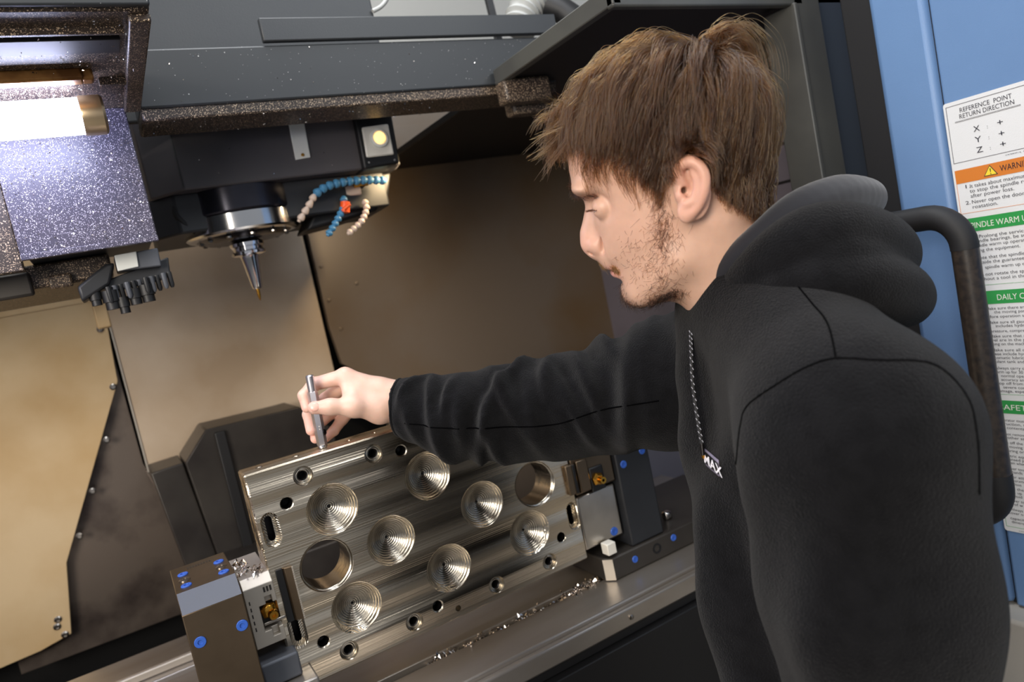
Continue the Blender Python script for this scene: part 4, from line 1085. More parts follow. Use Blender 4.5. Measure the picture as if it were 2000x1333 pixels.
# left hand hanging by the thigh
WH = WL+Fw*0.02-Up*0.05
fl = Field(WH-[.11, .11, .17], WH+[.11, .11, .11], 0.0022)
fl.cone(WL+Up*0.03, WH, 0.027, 0.024, 0.01)
pc = WH-Up*0.05+Fw*0.005
fl.cone(WH, pc, 0.024, 0.018, 0.01); fl.ell(WH-Up*0.045+Fw*0.004, (0.014, 0.040, 0.045), TR, 0.012)
for k, (f_, L_) in enumerate(((0.030, 0.062), (0.011, 0.072), (-0.009, 0.066), (-0.027, 0.052))):
    a = WH-Up*0.075+Fw*f_; b_ = a-Up*L_*0.5+side*0.006; c_ = b_-Up*L_*0.42+side*0.018
    fl.chain([a, b_, c_], [0.0098, 0.0086, 0.0072], 0.003)
fl.chain([WH-Up*0.02+Fw*0.02, WH-Up*0.05+Fw*0.045+side*0.01, WH-Up*0.085+Fw*0.05+side*0.018], [0.016, 0.011, 0.009], 0.005)
Pl, Fl = fl.mesh()

# inner trunk joining head and hands (hidden under the clothes)
fi = Field(fc.lo, fc.lo+np.array(fc.n-1)*fc.h, 0.010)
fi.ell(tp(0, -0.012, -0.13), (0.125, 0.070, 0.16), TR, 0.03); fi.ell(tp(0, -0.036, -0.34), (0.115, 0.062, 0.20), TR, 0.03)
fi.cone(np.array((0.5613, 0.5283, 1.3853)), tp(0, -0.01, -0.03), 0.050, 0.075, 0.03)
fi.cone(tp(-.1, 0, 0), SLs, 0.06, 0.055, 0.03); fi.cone(tp(.1, 0, 0), SRs, 0.06, 0.055, 0.03)
fi.chain([SLs, EL, WL], [0.055, 0.045, 0.03], 0.02); fi.chain([SRs, ARM[3], ARM[5], W1], [0.055, 0.042, 0.034, 0.028], 0.02)
Pi, Fi = fi.mesh()

def skin_material():
    m = mat('skin', (0.74, 0.48, 0.36, 1), 0.45, spec=0.45)
    nt = m.node_tree; p = nt.nodes['Principled BSDF']
    at_ = nt.nodes.new('ShaderNodeAttribute'); at_.attribute_name = 'skin_tone'
    tc = nt.nodes.new('ShaderNodeTexCoord')
    n = nt.nodes.new('ShaderNodeTexNoise'); n.inputs['Scale'].default_value = 90; n.inputs['Detail'].default_value = 5
    nt.links.new(tc.outputs['Object'], n.inputs['Vector'])
    r = nt.nodes.new('ShaderNodeMapRange'); r.inputs['To Min'].default_value = 0.88; r.inputs['To Max'].default_value = 1.10
    nt.links.new(n.outputs['Fac'], r.inputs['Value'])
    mx = nt.nodes.new('ShaderNodeMix'); mx.data_type = 'RGBA'; mx.blend_type = 'MULTIPLY'; mx.inputs[0].default_value = 1.0
    nt.links.new(at_.outputs['Color'], mx.inputs[6]); nt.links.new(r.outputs[0], mx.inputs[7])
    nt.links.new(mx.outputs[2], p.inputs['Base Color'])
    p.inputs['Subsurface Weight'].default_value = 0.25
    p.inputs['Subsurface Radius'].default_value = (0.009, 0.004, 0.002)
    p.inputs['Subsurface Scale'].default_value = 0.6
    n2 = nt.nodes.new('ShaderNodeTexNoise'); n2.inputs['Scale'].default_value = 900; n2.inputs['Detail'].default_value = 2
    nt.links.new(tc.outputs['Object'], n2.inputs['Vector'])
    b = nt.nodes.new('ShaderNodeBump'); b.inputs['Strength'].default_value = 0.12; b.inputs['Distance'].default_value = 0.0006
    nt.links.new(n2.outputs['Fac'], b.inputs['Height']); nt.links.new(b.outputs[0], p.inputs['Normal'])
skin_material()
mat('fleece', lin(17, 17, 19), 0.95, spec=0.1, col2=lin(12, 12, 14), nscale=60, sheen=0.06, bump=0.75, bscale=620, bdist=0.0022)
mat('lining', lin(30, 30, 35), 0.75, spec=0.2, sheen=0.2, bump=0.15, bscale=1200)
mat('trouser_cloth', lin(28, 28, 32), 0.9, bump=0.2, bscale=600)
mat('shoe_leather', lin(24, 22, 22), 0.5)
mat('seam_thread', lin(7, 7, 8), 1.0, spec=0.0)
mat('cord_black', lin(20, 20, 22), 0.7)
mat('cord_fleck', lin(190, 190, 200), 0.6)
mat('nail', lin(226, 176, 160), 0.25)
mat('eye_white', lin(225, 218, 214), 0.15)

allP = np.concatenate([Ph_w, Pd, Pl, Pi]); off = np.cumsum([0, len(Ph), len(Pd), len(Pl)])
# the head frame is left-handed towards the cheek, so its faces are turned round
hflip = np.linalg.det(np.stack([HA, HB, HC])) < 0
allF = np.concatenate([Fh[:, ::-1] if hflip else Fh, Fd+off[1], Fl+off[2], Fi+off[3]])
meb = np_mesh('person', allP, allF)
ca = meb.color_attributes.new('skin_tone', 'FLOAT_COLOR', 'POINT')
cols = np.concatenate([Ch, Cd, np.tile([0.78, 0.52, 0.41], (len(Pl), 1)), np.tile(SK, (len(Pi), 1))])
ca.data.foreach_set('color', np.concatenate([cols, np.ones((len(cols), 1))], 1).astype(np.float32).ravel())
person = bpy.data.objects.new('person', meb); COL.objects.link(person)
meb.materials.append(MATS['skin'])
tag(person, 'person in black fleece hoodie leaning in profile, holding a pen-like tool on the plate', 'person')
hoodie = link('hoodie', np_mesh('hoodie', Pc, Fc), 'fleece', person)
hoodie['label'] = 'black fleece hoodie with raglan seams'
hood = link('hood', np_mesh('hood', Po, Fo), 'fleece', hoodie)
lining = link('hood_lining', np_mesh('hood_lining', Pg, Fg), 'lining', hoodie)
link('trousers', np_mesh('trousers', Pt, Ft), 'trouser_cloth', person)
for i, a in enumerate(FEET):
    fs = Field(a-[.20, .20, .12], a+[.20, .20, .06], 0.006)
    fs.cone(a-Up*0.045-Fw*0.03, a-Up*0.052+Fw*0.14, 0.040, 0.036, 0.02); fs.cone(a-Up*0.03, a+Up*0.02, 0.042, 0.045, 0.02)
    P_, F_ = fs.mesh(); P_[:, 2] = np.maximum(P_[:, 2], 0.002)
    link('shoe', np_mesh('shoe', P_, F_), 'shoe_leather', person)


# ------------------------------------------------------------------ hair
from mathutils.bvhtree import BVHTree
def tri(pos):
    """distance and outward normal of the head surface at points in the head frame"""
    D = fh.D; h = fh.h
    def samp(p):
        q = np.clip((p-fh.lo)/h, 0, fh.n-1.001); i = q.astype(int); f = q-i
        r = 0
        for a in (0, 1):
            for b_ in (0, 1):
                for c_ in (0, 1):
                    w_ = (f[:, 0] if a else 1-f[:, 0])*(f[:, 1] if b_ else 1-f[:, 1])*(f[:, 2] if c_ else 1-f[:, 2])
                    r = r+w_*D[i[:, 0]+a, i[:, 1]+b_, i[:, 2]+c_]
        return r
    d = samp(pos); e = 0.003
    n_ = np.stack([samp(pos+np.eye(3)[k]*e)-samp(pos-np.eye(3)[k]*e) for k in range(3)], 1)
    n_ /= np.linalg.norm(n_, axis=1, keepdims=True)+1e-9
    return d, n_

def in_poly(P, poly_):
    poly_ = np.array(poly_); ins = np.zeros(len(P), bool)
    for a, b_ in zip(poly_, np.roll(poly_, -1, 0)):
        ins ^= ((a[1] > P[:, 1]) != (b_[1] > P[:, 1])) & (P[:, 0] < (b_[0]-a[0])*(P[:, 1]-a[1])/(b_[1]-a[1]+1e-12)+a[0])
    return ins
def unit(v): return v/(np.linalg.norm(v, axis=-1, keepdims=True)+1e-9)

G = np.array([-HA[2], -HB[2], -HC[2]])          # gravity in the head frame
hairline = [np.array(p)[:2] for p in ((-0.1071, 0.0524, 0.0000), (-0.0877, 0.0338, 0.0450), (-0.0632, 0.0238, 0.0620), (-0.0442, 0.0127, 0.0680), (-0.0313, -0.0036, 0.0720), (-0.0269, -0.0191, 0.0720), (-0.0176, -0.0218, 0.0720), (-0.0140, -0.0045, 0.0740), (-0.0066, 0.0098, 0.0750), (0.0052, 0.0142, 0.0750), (0.0219, 0.0097, 0.0750), (0.0293, -0.0067, 0.0740), (0.0377, -0.0249, 0.0660), (0.0535, -0.0359, 0.0560), (0.0818, -0.0467, 0.0300), (0.1206, -0.0393, 0.0000), (0.1049, 0.1392, 0.0000), (-0.1348, 0.1460, 0.0000))]
cand = np.where(in_poly(Ph[:, :2], hairline) & (np.abs(Ph[:, 2]) < 0.084))[0]
NG, NK, K = 1000, 22, 11
roots = Ph[RNG.choice(cand, NG, replace=False)]
crown = np.array((0.0316, 0.1034, 0.0040))
front = np.clip((0.03-roots[:, 0])/0.10, 0, 1); top = np.clip((roots[:, 1]-0.035)/0.06, 0, 1)
low = np.clip((0.02-roots[:, 1])/0.06, 0, 1)
Lg = 0.048+0.046*np.maximum(front*0.55, top)-0.022*low
Lg *= RNG.uniform(0.8, 1.15, NG)
pos = roots.copy(); paths = [pos.copy()]
jit = RNG.normal(0, 0.22, (NG, 3))
hmax = 0.0045+0.0150*top+0.003*front*(1-low)
hmax *= RNG.uniform(0.55, 1.15, NG)
for s in range(1, K):
    d, n_ = tri(pos)
    rad_ = pos-crown; tang = unit(rad_-(rad_*n_).sum(1, keepdims=True)*n_)
    gt = G-(n_*G).sum(1, keepdims=True)*n_
    f = s/(K-1)
    dv = unit(tang*(1.0-0.45*f)+gt*(0.40+(0.85+0.5*front[:, None])*f)+jit*(0.6+0.5*f)+np.array([-0.12, 0, 0])*(1-f))
    pos = pos+dv*(Lg/(K-1))[:, None]
    d, n_ = tri(pos)
    tgt = hmax*min(1, f*2.4)*(1-0.35*f)+0.0015
    pos = pos+n_*np.clip(tgt-d, -0.004, 0.012)[:, None]
    paths.append(pos.copy())
guides = np.stack(paths, 1)                       # NG,K,3
# trim the cut so forehead, temple and ear stay clear
face_clear = [np.array(p)[:2] for p in ((-0.1546, 0.0092, 0.0000), (-0.1100, 0.0152, 0.0000), (-0.0900, 0.0214, 0.0400), (-0.0701, 0.0149, 0.0550), (-0.0484, 0.0023, 0.0660), (-0.0326, -0.0159, 0.0720), (-0.0246, -0.0310, 0.0720), (-0.0164, -0.0282, 0.0720), (-0.0121, -0.0067, 0.0750), (-0.0050, 0.0080, 0.0780), (0.0073, 0.0119, 0.0780), (0.0227, 0.0062, 0.0780), (0.0297, -0.0135, 0.0700), (0.0434, -0.0311, 0.0600), (0.0929, -0.0576, 0.0000), (0.0472, -0.1175, 0.0000), (-0.1541, -0.1222, 0.0000))]
for i in range(NG):
    ins_ = in_poly(guides[i][:, :2], face_clear)
    if ins_.any():
        f0 = max(int(np.argmax(ins_)), 2)-0.5+RNG.uniform(0, 1.6)*(1 if RNG.random() < 0.8 else 2.2)
        tq = np.linspace(0, min(f0, K-1), K); i0 = np.minimum(tq.astype(int), K-2); fr_ = (tq-i0)[:, None]
        guides[i] = guides[i][i0]*(1-fr_)+guides[i][i0+1]*fr_
# lock of hair standing up at the crown and bending backwards
tuft = [np.array(p) for p in ((0.0292, 0.1040, 0.0000), (0.0305, 0.1203, 0.0040), (0.0398, 0.1319, 0.0060), (0.0545, 0.1341, 0.0060), (0.0701, 0.1230, 0.0060), (0.0821, 0.1055, 0.0040), (0.0878, 0.0803, 0.0040))]
tc_ = np.array(catmull(tuft, 4)); ti = np.linspace(0, len(tc_)-1, K).round().astype(int)
TG = []
for k in range(30):
    sc_ = RNG.uniform(0.35, 1.04); t0_ = tc_[ti]
    w_ = RNG.normal(0, 0.007)
    q_ = t0_[0]+(t0_-t0_[0])*[sc_, sc_**1.4, 1] + np.array([RNG.normal(0, 0.007), RNG.normal(0, 0.002), w_])
    q_ = q_ + np.cumsum(RNG.normal(0, 0.0006, (K, 3)), 0)
    TG.append(q_)
# loose fringe strands in front of the forehead
FR_ = []
for k in range(60):
    a = np.array((-0.0988, 0.0489, 0.0000))+np.array([RNG.normal(0.006, 0.006), RNG.normal(0, 0.008), RNG.uniform(-0.03, 0.045)])
    t_ = np.linspace(0, 1, K)[:, None]; out = RNG.uniform(0.002, 0.016); L_ = RNG.uniform(0.030, 0.060)
    tipx = -out*(1+1.4*(RNG.random() < 0.25))
    FR_.append(a + t_*np.array([-0.010, 0, 0])+np.sin(t_*1.6)*np.array([tipx*0.6, 0, 0])+t_**2*np.array([tipx*0.8, 0, 0])-t_**1.25*np.array([0, L_*RNG.uniform(0.5, 1), 0])+t_**2*np.array([0, 0, RNG.normal(0.004, 0.006)]))
# locks that fall over the temple towards the brow
for k in range(34):
    a0_ = RNG.uniform(0, 1)
    a = np.array((-0.0898, 0.0336, 0.0500))*(1-a0_)+np.array((-0.0370, 0.0055, 0.0680))*a0_
    b_ = np.array((-0.1039, -0.0073, 0.0300))*(1-a0_)+np.array((-0.0301, -0.0284, 0.0700))*a0_
    b_ = b_+np.array([RNG.normal(0, 0.006), RNG.normal(0.004, 0.008), 0])
    t_ = np.linspace(0, 1, K)[:, None]
    q_ = a*(1-t_)+b_*t_+np.sin(t_*math.pi)*np.array([-0.006, 0.002, 0])*RNG.uniform(0.3, 1.6)
    d, n_ = tri(q_); q_ = q_+n_*np.clip(0.0035+0.003*RNG.random()-d, -0.003, 0.03)[:, None]
    FR_.append(q_)
def strands(gd, nk, spread, clump, wig):
    N_ = len(gd); off_ = RNG.normal(0, 1, (N_, nk, 1, 3))*spread
    t_ = np.linspace(0, 1, gd.shape[1])[None, None, :, None]
    ln = RNG.uniform(0.72, 1.0, (N_, nk, 1, 1))
    base = gd[:, None]; base = base[:, :, :1]+(base-base[:, :, :1])*(ln*t_+(1-t_))
    w_ = np.cumsum(RNG.normal(0, wig, (N_, nk, gd.shape[1], 3)), 2)
    return (base+off_*(1-clump*t_)+w_).reshape(-1, gd.shape[1], 3)
S = np.concatenate([strands(guides, NK, 0.0036, 0.62, 0.00032), strands(np.array(TG), 13, 0.0026, 0.35, 0.0004), strands(np.array(FR_), 7, 0.0018, 0.1, 0.0005)])
bad = in_poly(S[:, 0, :2], [np.array(p)[:2] for p in ((-0.0049, 0.0035, 0.0800), (0.0051, 0.0080, 0.0800), (0.0226, 0.0035, 0.0800), (0.0247, -0.0312, 0.0800), (0.0015, -0.0496, 0.0800))]) & (np.abs(S[:, 0, 2]) > 0.06)
S = S[~bad]

def curves_obj(name, S_, r0_, r1_, m, parent):
    cd = bpy.data.hair_curves.new(name)
    n_, k_ = S_.shape[:2]
    cd.add_curves([k_]*n_)
    cd.points.foreach_set('position', hw(S_).astype(np.float32).ravel())
    ra = cd.attributes.get('radius') or cd.attributes.new('radius', 'FLOAT', 'POINT')
    ra.data.foreach_set('value', np.tile(np.linspace(r0_, r1_, k_), n_).astype(np.float32))
    cd.materials.append(MATS[m])
    o_ = bpy.data.objects.new(name, cd); COL.objects.link(o_); o_.parent = parent
    return o_
def hair_mat(name, mel, red, rough):
    m = bpy.data.materials.new(name); m.use_nodes = True; nt = m.node_tree
    nt.nodes.remove(nt.nodes['Principled BSDF'])
    h = nt.nodes.new('ShaderNodeBsdfHairPrincipled'); h.parametrization = 'MELANIN'
    h.inputs['Melanin'].default_value = mel; h.inputs['Melanin Redness'].default_value = red
    h.inputs['Roughness'].default_value = rough; h.inputs['Radial Roughness'].default_value = 0.45
    h.inputs['Random Color'].default_value = 0.35; h.inputs['Random Roughness'].default_value = 0.2
    nt.links.new(h.outputs[0], nt.nodes['Material Output'].inputs[0]); MATS[name] = m
hair_mat('hair_brown', 0.58, 0.06, 0.28)
hair_mat('beard_brown', 0.80, 0.30, 0.4)
hr = curves_obj('hair', S, 0.00026, 0.00009, 'hair_brown', person); hr['label'] = 'tousled mid-brown hair with a tuft at the crown'
# scalp under the hair carries the hair's own colour
sc_mask = in_poly(Ph[:, :2], hairline) & (np.abs(Ph[:, 2]) < 0.084)
cols[:len(Ph)][sc_mask] = (0.060, 0.040, 0.027)
ca.data.foreach_set('color', np.concatenate([cols, np.ones((len(cols), 1))], 1).astype(np.float32).ravel())

# beard, moustache, eyebrow, lashes
def short_hair(path_pts, spread, n_, Lr, flow, curl, lift=0.35):
    c_ = np.array(catmull([np.array(p) for p in path_pts], 8))
    keep = []
    d_ = np.min(((Ph[:, None, :]-c_[None])**2).sum(2), 1) if len(Ph) < 20000 else np.concatenate([np.min(((p_[:, None, :]-c_[None])**2).sum(2), 1) for p_ in np.array_split(Ph, 40)])
    pr = np.exp(-d_/(2*spread**2)); pr[sc_mask] = 0; pr /= pr.sum()
    r_ = Ph[RNG.choice(len(Ph), n_, p=pr)]+RNG.normal(0, 0.0006, (n_, 3))
    _, nn = tri(r_)
    fl_ = unit(np.array(flow)[None]+RNG.normal(0, curl, (n_, 3))); fl_ = unit(fl_-(fl_*nn).sum(1, keepdims=True)*nn)
    L_ = RNG.uniform(*Lr, n_)[:, None]
    bend = RNG.normal(0, 0.5, (n_, 3))
    return np.stack([r_+(fl_*t+nn*lift*(t-0.55*t*t)+bend*t*t*0.45)*L_ for t in np.linspace(0, 1, 5)], 1)
B = np.concatenate([
    short_hair([(-0.0201, -0.0251, 0.0700), (-0.0135, -0.0460, 0.0680), (-0.0106, -0.0628, 0.0640)], 0.0055, 230, (0.006, 0.013), (-0.2, -1, 0), 0.45),
    short_hair([(-0.0124, -0.0652, 0.0640), (-0.0141, -0.0849, 0.0600), (-0.0100, -0.1051, 0.0550), (-0.0067, -0.1217, 0.0450)], 0.0105, 330, (0.004, 0.010), (-0.4, -1, 0), 0.7),
    short_hair([(-0.0407, -0.1270, 0.0100), (-0.0280, -0.1278, 0.0220), (-0.0134, -0.1238, 0.0340), (0.0007, -0.1207, 0.0440)], 0.0055, 620, (0.004, 0.010), (-0.2, -1, 0), 0.45, 0.6),
    short_hair([(-0.0404, -0.1304, -0.0100), (-0.0265, -0.1355, -0.0220)], 0.006, 150, (0.004, 0.009), (-0.2, -1, 0), 0.45, 0.6),
    short_hair([(-0.0272, -0.1020, 0.0450), (-0.0379, -0.0816, 0.0500)], 0.013, 130, (0.003, 0.006), (-0.4, -1, 0), 0.6)])
curves_obj('beard', B, 0.00010, 0.00006, 'beard_brown', person)
Mu = np.concatenate([short_hair([(-0.0688, -0.0928, 0.0000), (-0.0644, -0.0928, 0.0080), (-0.0585, -0.0932, 0.0160), (-0.0538, -0.0956, 0.0210)], 0.0022, 280, (0.004, 0.007), (0.25, -1, 0.2), 0.25, 0.4)])
hair_mat('moustache_fair', 0.34, 0.45, 0.4)
curves_obj('moustache', Mu, 0.00015, 0.00007, 'moustache_fair', person)
Eb = short_hair([(-0.1000, -0.0197, 0.0080), (-0.0942, -0.0203, 0.0200), (-0.0855, -0.0209, 0.0320)], 0.0024, 330, (0.005, 0.009), (0.9, 0.15, 0.3), 0.25, 0.3)
Eb2 = short_hair([(-0.1013, -0.0197, -0.0120), (-0.0927, -0.0190, -0.0300)], 0.0026, 160, (0.005, 0.009), (0.9, 0.15, -0.3), 0.25, 0.3)
curves_obj('eyebrow', np.concatenate([Eb, Eb2]), 0.00017, 0.00007, 'beard_brown', person)
for sgn, nm in ((1, 'eye'), (-1, 'eye')):
    c_ = hw(np.array((-0.0687, -0.0362, 0.0300))*[1, 1, sgn])
    bm = bmesh.new(); bmesh.ops.create_uvsphere(bm, u_segments=20, v_segments=14, radius=0.0114)
    bmesh.ops.translate(bm, verts=bm.verts, vec=Vector(c_))
    bm_obj('eye', bm, 'eye_white', person, 0, True, 180)
LA = []
for k in range(70):
    a = RNG.uniform(-0.9, 1.0); sgn = 1 if k < 48 else -1
    c_ = np.array((-0.0687, -0.0362, 0.0300))*[1, 1, sgn]
    r_ = c_+np.array([-0.0122*math.cos(a*0.95), -0.0034+0.0008*abs(a), (0.0122*math.sin(a*0.95))*1.0])*[1, 1, sgn]
    dv = np.array([-1.0*math.cos(a), -0.35, sgn*0.8*math.sin(a)])+RNG.normal(0, 0.12, 3)
    LA.append([r_+dv*t*0.0065+np.array([0, 0.0012, 0])*t*t for t in np.linspace(0, 1, 5)])
curves_obj('eyelashes', np.array(LA), 0.00022, 0.00008, 'beard_brown', person)

# ------------------------------------------------------------------ garment details
bv = BVHTree.FromPolygons([Vector(p) for p in Pc], [tuple(f) for f in Fc.tolist()])
def snap(p, lift=0.0):
    q_, n_, _, _ = bv.find_nearest(Vector(p)); return np.array(q_)+np.array(n_)*lift
VD = unit(np.array([0.70, 0.69, -0.19]))
def snapr(p, lift=0.0):
    o_ = np.array(p)-VD*0.35
    q_, n_, _, _ = bv.ray_cast(Vector(o_), Vector(VD), 0.9)
    return snap(p, lift) if q_ is None else np.array(q_)+np.array(n_)*lift
def seam(name, pts, r=0.0007, m='seam_thread', parent=None, lift=0.0002, n=8):
    return tube_obj(name, [snapr(p, lift) for p in catmull([np.array(p) for p in pts], n)], r, m, parent or hoodie, 6)
seam('armhole_seam', [(0.4212, 0.4360, 1.2573), (0.4164, 0.4194, 1.2911), (0.4186, 0.4088, 1.3090), (0.4235, 0.3740, 1.3289), (0.4332, 0.3582, 1.3369), (0.4412, 0.3428, 1.3401), (0.4475, 0.3162, 1.3377), (0.4818, 0.2963, 1.3265), (0.4961, 0.2856, 1.3001), (0.4943, 0.2836, 1.2732), (0.4886, 0.2822, 1.2322)])
seam('yoke_seam', [(0.4828, 0.3949, 1.3957), (0.4729, 0.3754, 1.3775), (0.4679, 0.3649, 1.3620), (0.4414, 0.3427, 1.3412)])
seam('sleeve_seam', [(0.3225, 0.9261, 1.2761), (0.3765, 0.8834, 1.2584), (0.4262, 0.8326, 1.2492), (0.4734, 0.7947, 1.2423), (0.5174, 0.7490, 1.2525), (0.5558, 0.6830, 1.2580)], 0.0009)
cuff = [snap(ARM[-1]+0.05*(e1*math.cos(a)+e2*math.sin(a))-ax_*0.004, 0.0005) for a in np.linspace(0, 2*math.pi, 28)]
tube_obj('cuff_hem', cuff, 0.0022, 'fleece', hoodie, 8)
# drawstring with flecks and a metal tip
dsp = [np.array(p) for p in catmull([np.array(p) for p in ((0.5061, 0.5545, 1.3514), (0.4969, 0.5493, 1.3311), (0.4872, 0.5445, 1.3018), (0.4795, 0.5383, 1.2700), (0.4747, 0.5335, 1.2440))], 10)]
dr = tube_obj('drawstring', dsp, 0.0021, 'cord_black', hoodie, 10)
for k in range(34):
    t = k/33*(len(dsp)-2); i = int(t); p = dsp[i]+(dsp[i+1]-dsp[i])*(t-i)
    n_ = unit(-p+np.array([0, 0, 1.45])); sd = np.cross(n_, unit(dsp[i+1]-dsp[i]))
    c0 = p+n_*0.0020+sd*(0.0011 if k % 2 else -0.0011)
    dd = unit(dsp[i+1]-dsp[i])*0.0011+sd*0.0005
    tube_obj('fleck', [c0-dd, c0+dd], 0.0003, 'cord_fleck', dr, 5)
tube_obj('cord_tip', [dsp[-1], np.array((0.4724, 0.5324, 1.2333))], [0.0023, 0.0019], 'tool_dark', dr, 10)
tube_obj('tip_ferrule', [np.array((0.4724, 0.5324, 1.2333)), np.array((0.4719, 0.5323, 1.2303))], [0.0019, 0.0010], 'brass', dr, 10)

# woven chest patch
def patch(name, pts4, rows, cols_, lift, m, parent):
    A_, B_, C_, D_ = [np.array(p) for p in pts4]
    V = []
    for i in range(rows+1):
        for j in range(cols_+1):
            u_, v_ = j/cols_, i/rows
            V.append(snapr((A_*(1-u_)+B_*u_)*(1-v_)+(D_*(1-u_)+C_*u_)*v_, lift))
    F = [(i*(cols_+1)+j, i*(cols_+1)+j+1, (i+1)*(cols_+1)+j+1, (i+1)*(cols_+1)+j) for i in range(rows) for j in range(cols_)]
    me_ = bpy.data.meshes.new(name); me_.from_pydata([tuple(p) for p in V], [], F)
    o_ = link(name, me_, m, parent, True)
    so = o_.modifiers.new('thickness', 'SOLIDIFY'); so.thickness = 0.0008; so.offset = 0
    return o_
mat('patch_grey', lin(128, 122, 140), 0.6); mat('patch_white', lin(238, 236, 240), 0.5)


# ------------------------------------------------------------------ the pen-like tool held on the plate
pen = empty('marking_pen', tuple(PEN0), 'small hexagonal chrome tool held upright on the plate\'s top edge', 'hand tool')
pd_ = PEN1-PEN0; pL = float(np.linalg.norm(pd_)); pd_ = pd_/pL
lathe_obj('body', [(0.0066, 0.004), (0.0073, 0.006), (0.0073, 0.080), (0.0064, 0.082)], PEN0, pd_, 'tool_steel', pen, 6, 25)
lathe_obj('top_cap', [(0.0060, 0.081), (0.0060, 0.1035), (0.0045, 0.1050), (0.0, 0.1050)], PEN0, pd_, 'tool_steel', pen, 24, 25)
lathe_obj('foot_ring', [(0.0058, 0.0002), (0.0066, 0.001), (0.0066, 0.0045)], PEN0, pd_, 'chrome', pen, 24, 25)
lathe_obj('eyelet', [(0.0042, 0), (0.0042, 0.0012), (0.0028, 0.0014), (0.0028, 0.0004), (0, 0.0004)], PEN0+pd_*0.022+np.array([0.0048, -0.0048, 0]), (0.7, -0.7, 0), 'tool_dark', pen, 18)
for k in (0.028, 0.032):
    lathe_obj('dot_mark', [(0.0009, 0), (0.0009, 0.0003)], PEN0+pd_*k+np.array([-0.0012, -0.0064, 0]), (-0.05, -1, 0), 'white_plastic', pen, 8)
# thumbnail
bm = bmesh.new(); bmesh.ops.create_uvsphere(bm, u_segments=18, v_segments=10, radius=1.0)
nd = unit(T3-T2); nn_ = unit(np.array([-0.15, -1, 0.25])); nn_ = unit(nn_-nd*np.dot(nn_, nd)); ns = np.cross(nd, nn_)
Mx = Matrix.Translation(Vector(T3+nn_*0.0083-nd*0.001)) @ Matrix((nd, ns, nn_)).transposed().to_4x4() @ Matrix.Diagonal((0.0068, 0.0060, 0.0021, 1))
bmesh.ops.transform(bm, matrix=Mx, verts=bm.verts)
bm_obj('thumbnail', bm, 'nail', person, 0, True, 180)

# ------------------------------------------------------------------ door handle
XH = 1.0
dh = empty('door_handle', (XH, 0.62, 1.0), 'black tubular door handle standing in front of the blue cover', 'handle')
def hy(x, y): return np.array
grip_pts = [(1.0000, 0.5496, 1.3022), (1.0000, 0.5478, 1.0104)]
zt, zb, yv, yb = 1.402, 0.972, 0.548, 0.79
def corner(c_, r_, a0, a1, n_=9): return [(XH, c_[0]+r_*math.cos(a), c_[1]+r_*math.sin(a)) for a in np.linspace(a0, a1, n_)]
rc = 0.045
pth = [(XH, yb, zt), (XH, yv+rc, zt)] + corner((yv+rc, zt-rc), rc, math.pi/2, math.pi)[1:]
tube_obj('upper_arm', pth + [(XH, yv, zt-rc-0.004)], 0.0172, 'rubber', dh, 20)
mat('worn_grip', lin(52, 44, 38), 0.4, col2=lin(34, 30, 28), nscale=120, ndetail=4)
tube_obj('grip', [(XH, yv, zt-rc-0.003), (XH, yv, zb+rc+0.02)], 0.0165, 'worn_grip', dh, 20)
tube_obj('lower_arm', [(XH, yv, zb+rc+0.022)] + corner((yv+rc, zb+rc), rc, math.pi, 1.5*math.pi) + [(XH, yb, zb)], 0.0172, 'rubber', dh, 20)
for z in (zt, zb):
    box('mount', (XH-0.025, yb-0.005, z-0.025), (1.078, yb+0.03, z+0.025), 'rubber', dh, 0.006)

# ------------------------------------------------------------------ instruction sign
XS = 1.0995
Y0 = 0.604
sg = empty('instruction_sign', (XS, Y0-0.056, 0.908), 'tall white instruction sign with orange and green headers on the blue cover', 'sign')
def sr(name, a0, a1, z0, z1, m, lift, parent=sg, r=0.0):
    def pt(a, z): return (Y0-a, z)
    if r:
        P = []
        for cx, cz, s0 in ((a1-r, z1-r, 0), (a0+r, z1-r, 1), (a0+r, z0+r, 2), (a1-r, z0+r, 3)):
            P += [(cx+r*math.cos(t), cz+r*math.sin(t)) for t in np.linspace(s0*math.pi/2, (s0+1)*math.pi/2, 6)]
        P = [pt(*p) for p in P]
    else:
        P = [pt(a0, z0), pt(a1, z0), pt(a1, z1), pt(a0, z1)]
    return prism_obj(name, P, 'x', XS-lift, XS-lift+0.0004, m, parent, 0)
sr('sign_board', 0.0, 0.112, 0.9085, 1.5545, 'label_white', 0.0006, r=0.004)
def frame(name, a0, a1, z0, z1, t, m):
    bm = bmesh.new()
    for (q0, q1, w0, w1) in ((a0, a1, z0, z0+t), (a0, a1, z1-t, z1), (a0, a0+t, z0, z1), (a1-t, a1, z0, z1)):
        prism(bm, [(Y0-q0, w0), (Y0-q1, w0), (Y0-q1, w1), (Y0-q0, w1)], 'x', XS-0.0009, XS-0.0005)
    bm_obj(name, bm, m, sg)
def lettering_mesh(o_, mb_, parent, m):
    bpy.context.view_layer.update()
    me_ = bpy.data.meshes.new_from_object(o_.evaluated_get(bpy.context.evaluated_depsgraph_get()))
    cu_ = o_.data
    bpy.data.objects.remove(o_); bpy.data.curves.remove(cu_)
    me_.transform(mb_)
    me_.materials.clear()
    return link('lettering', me_, m, parent)
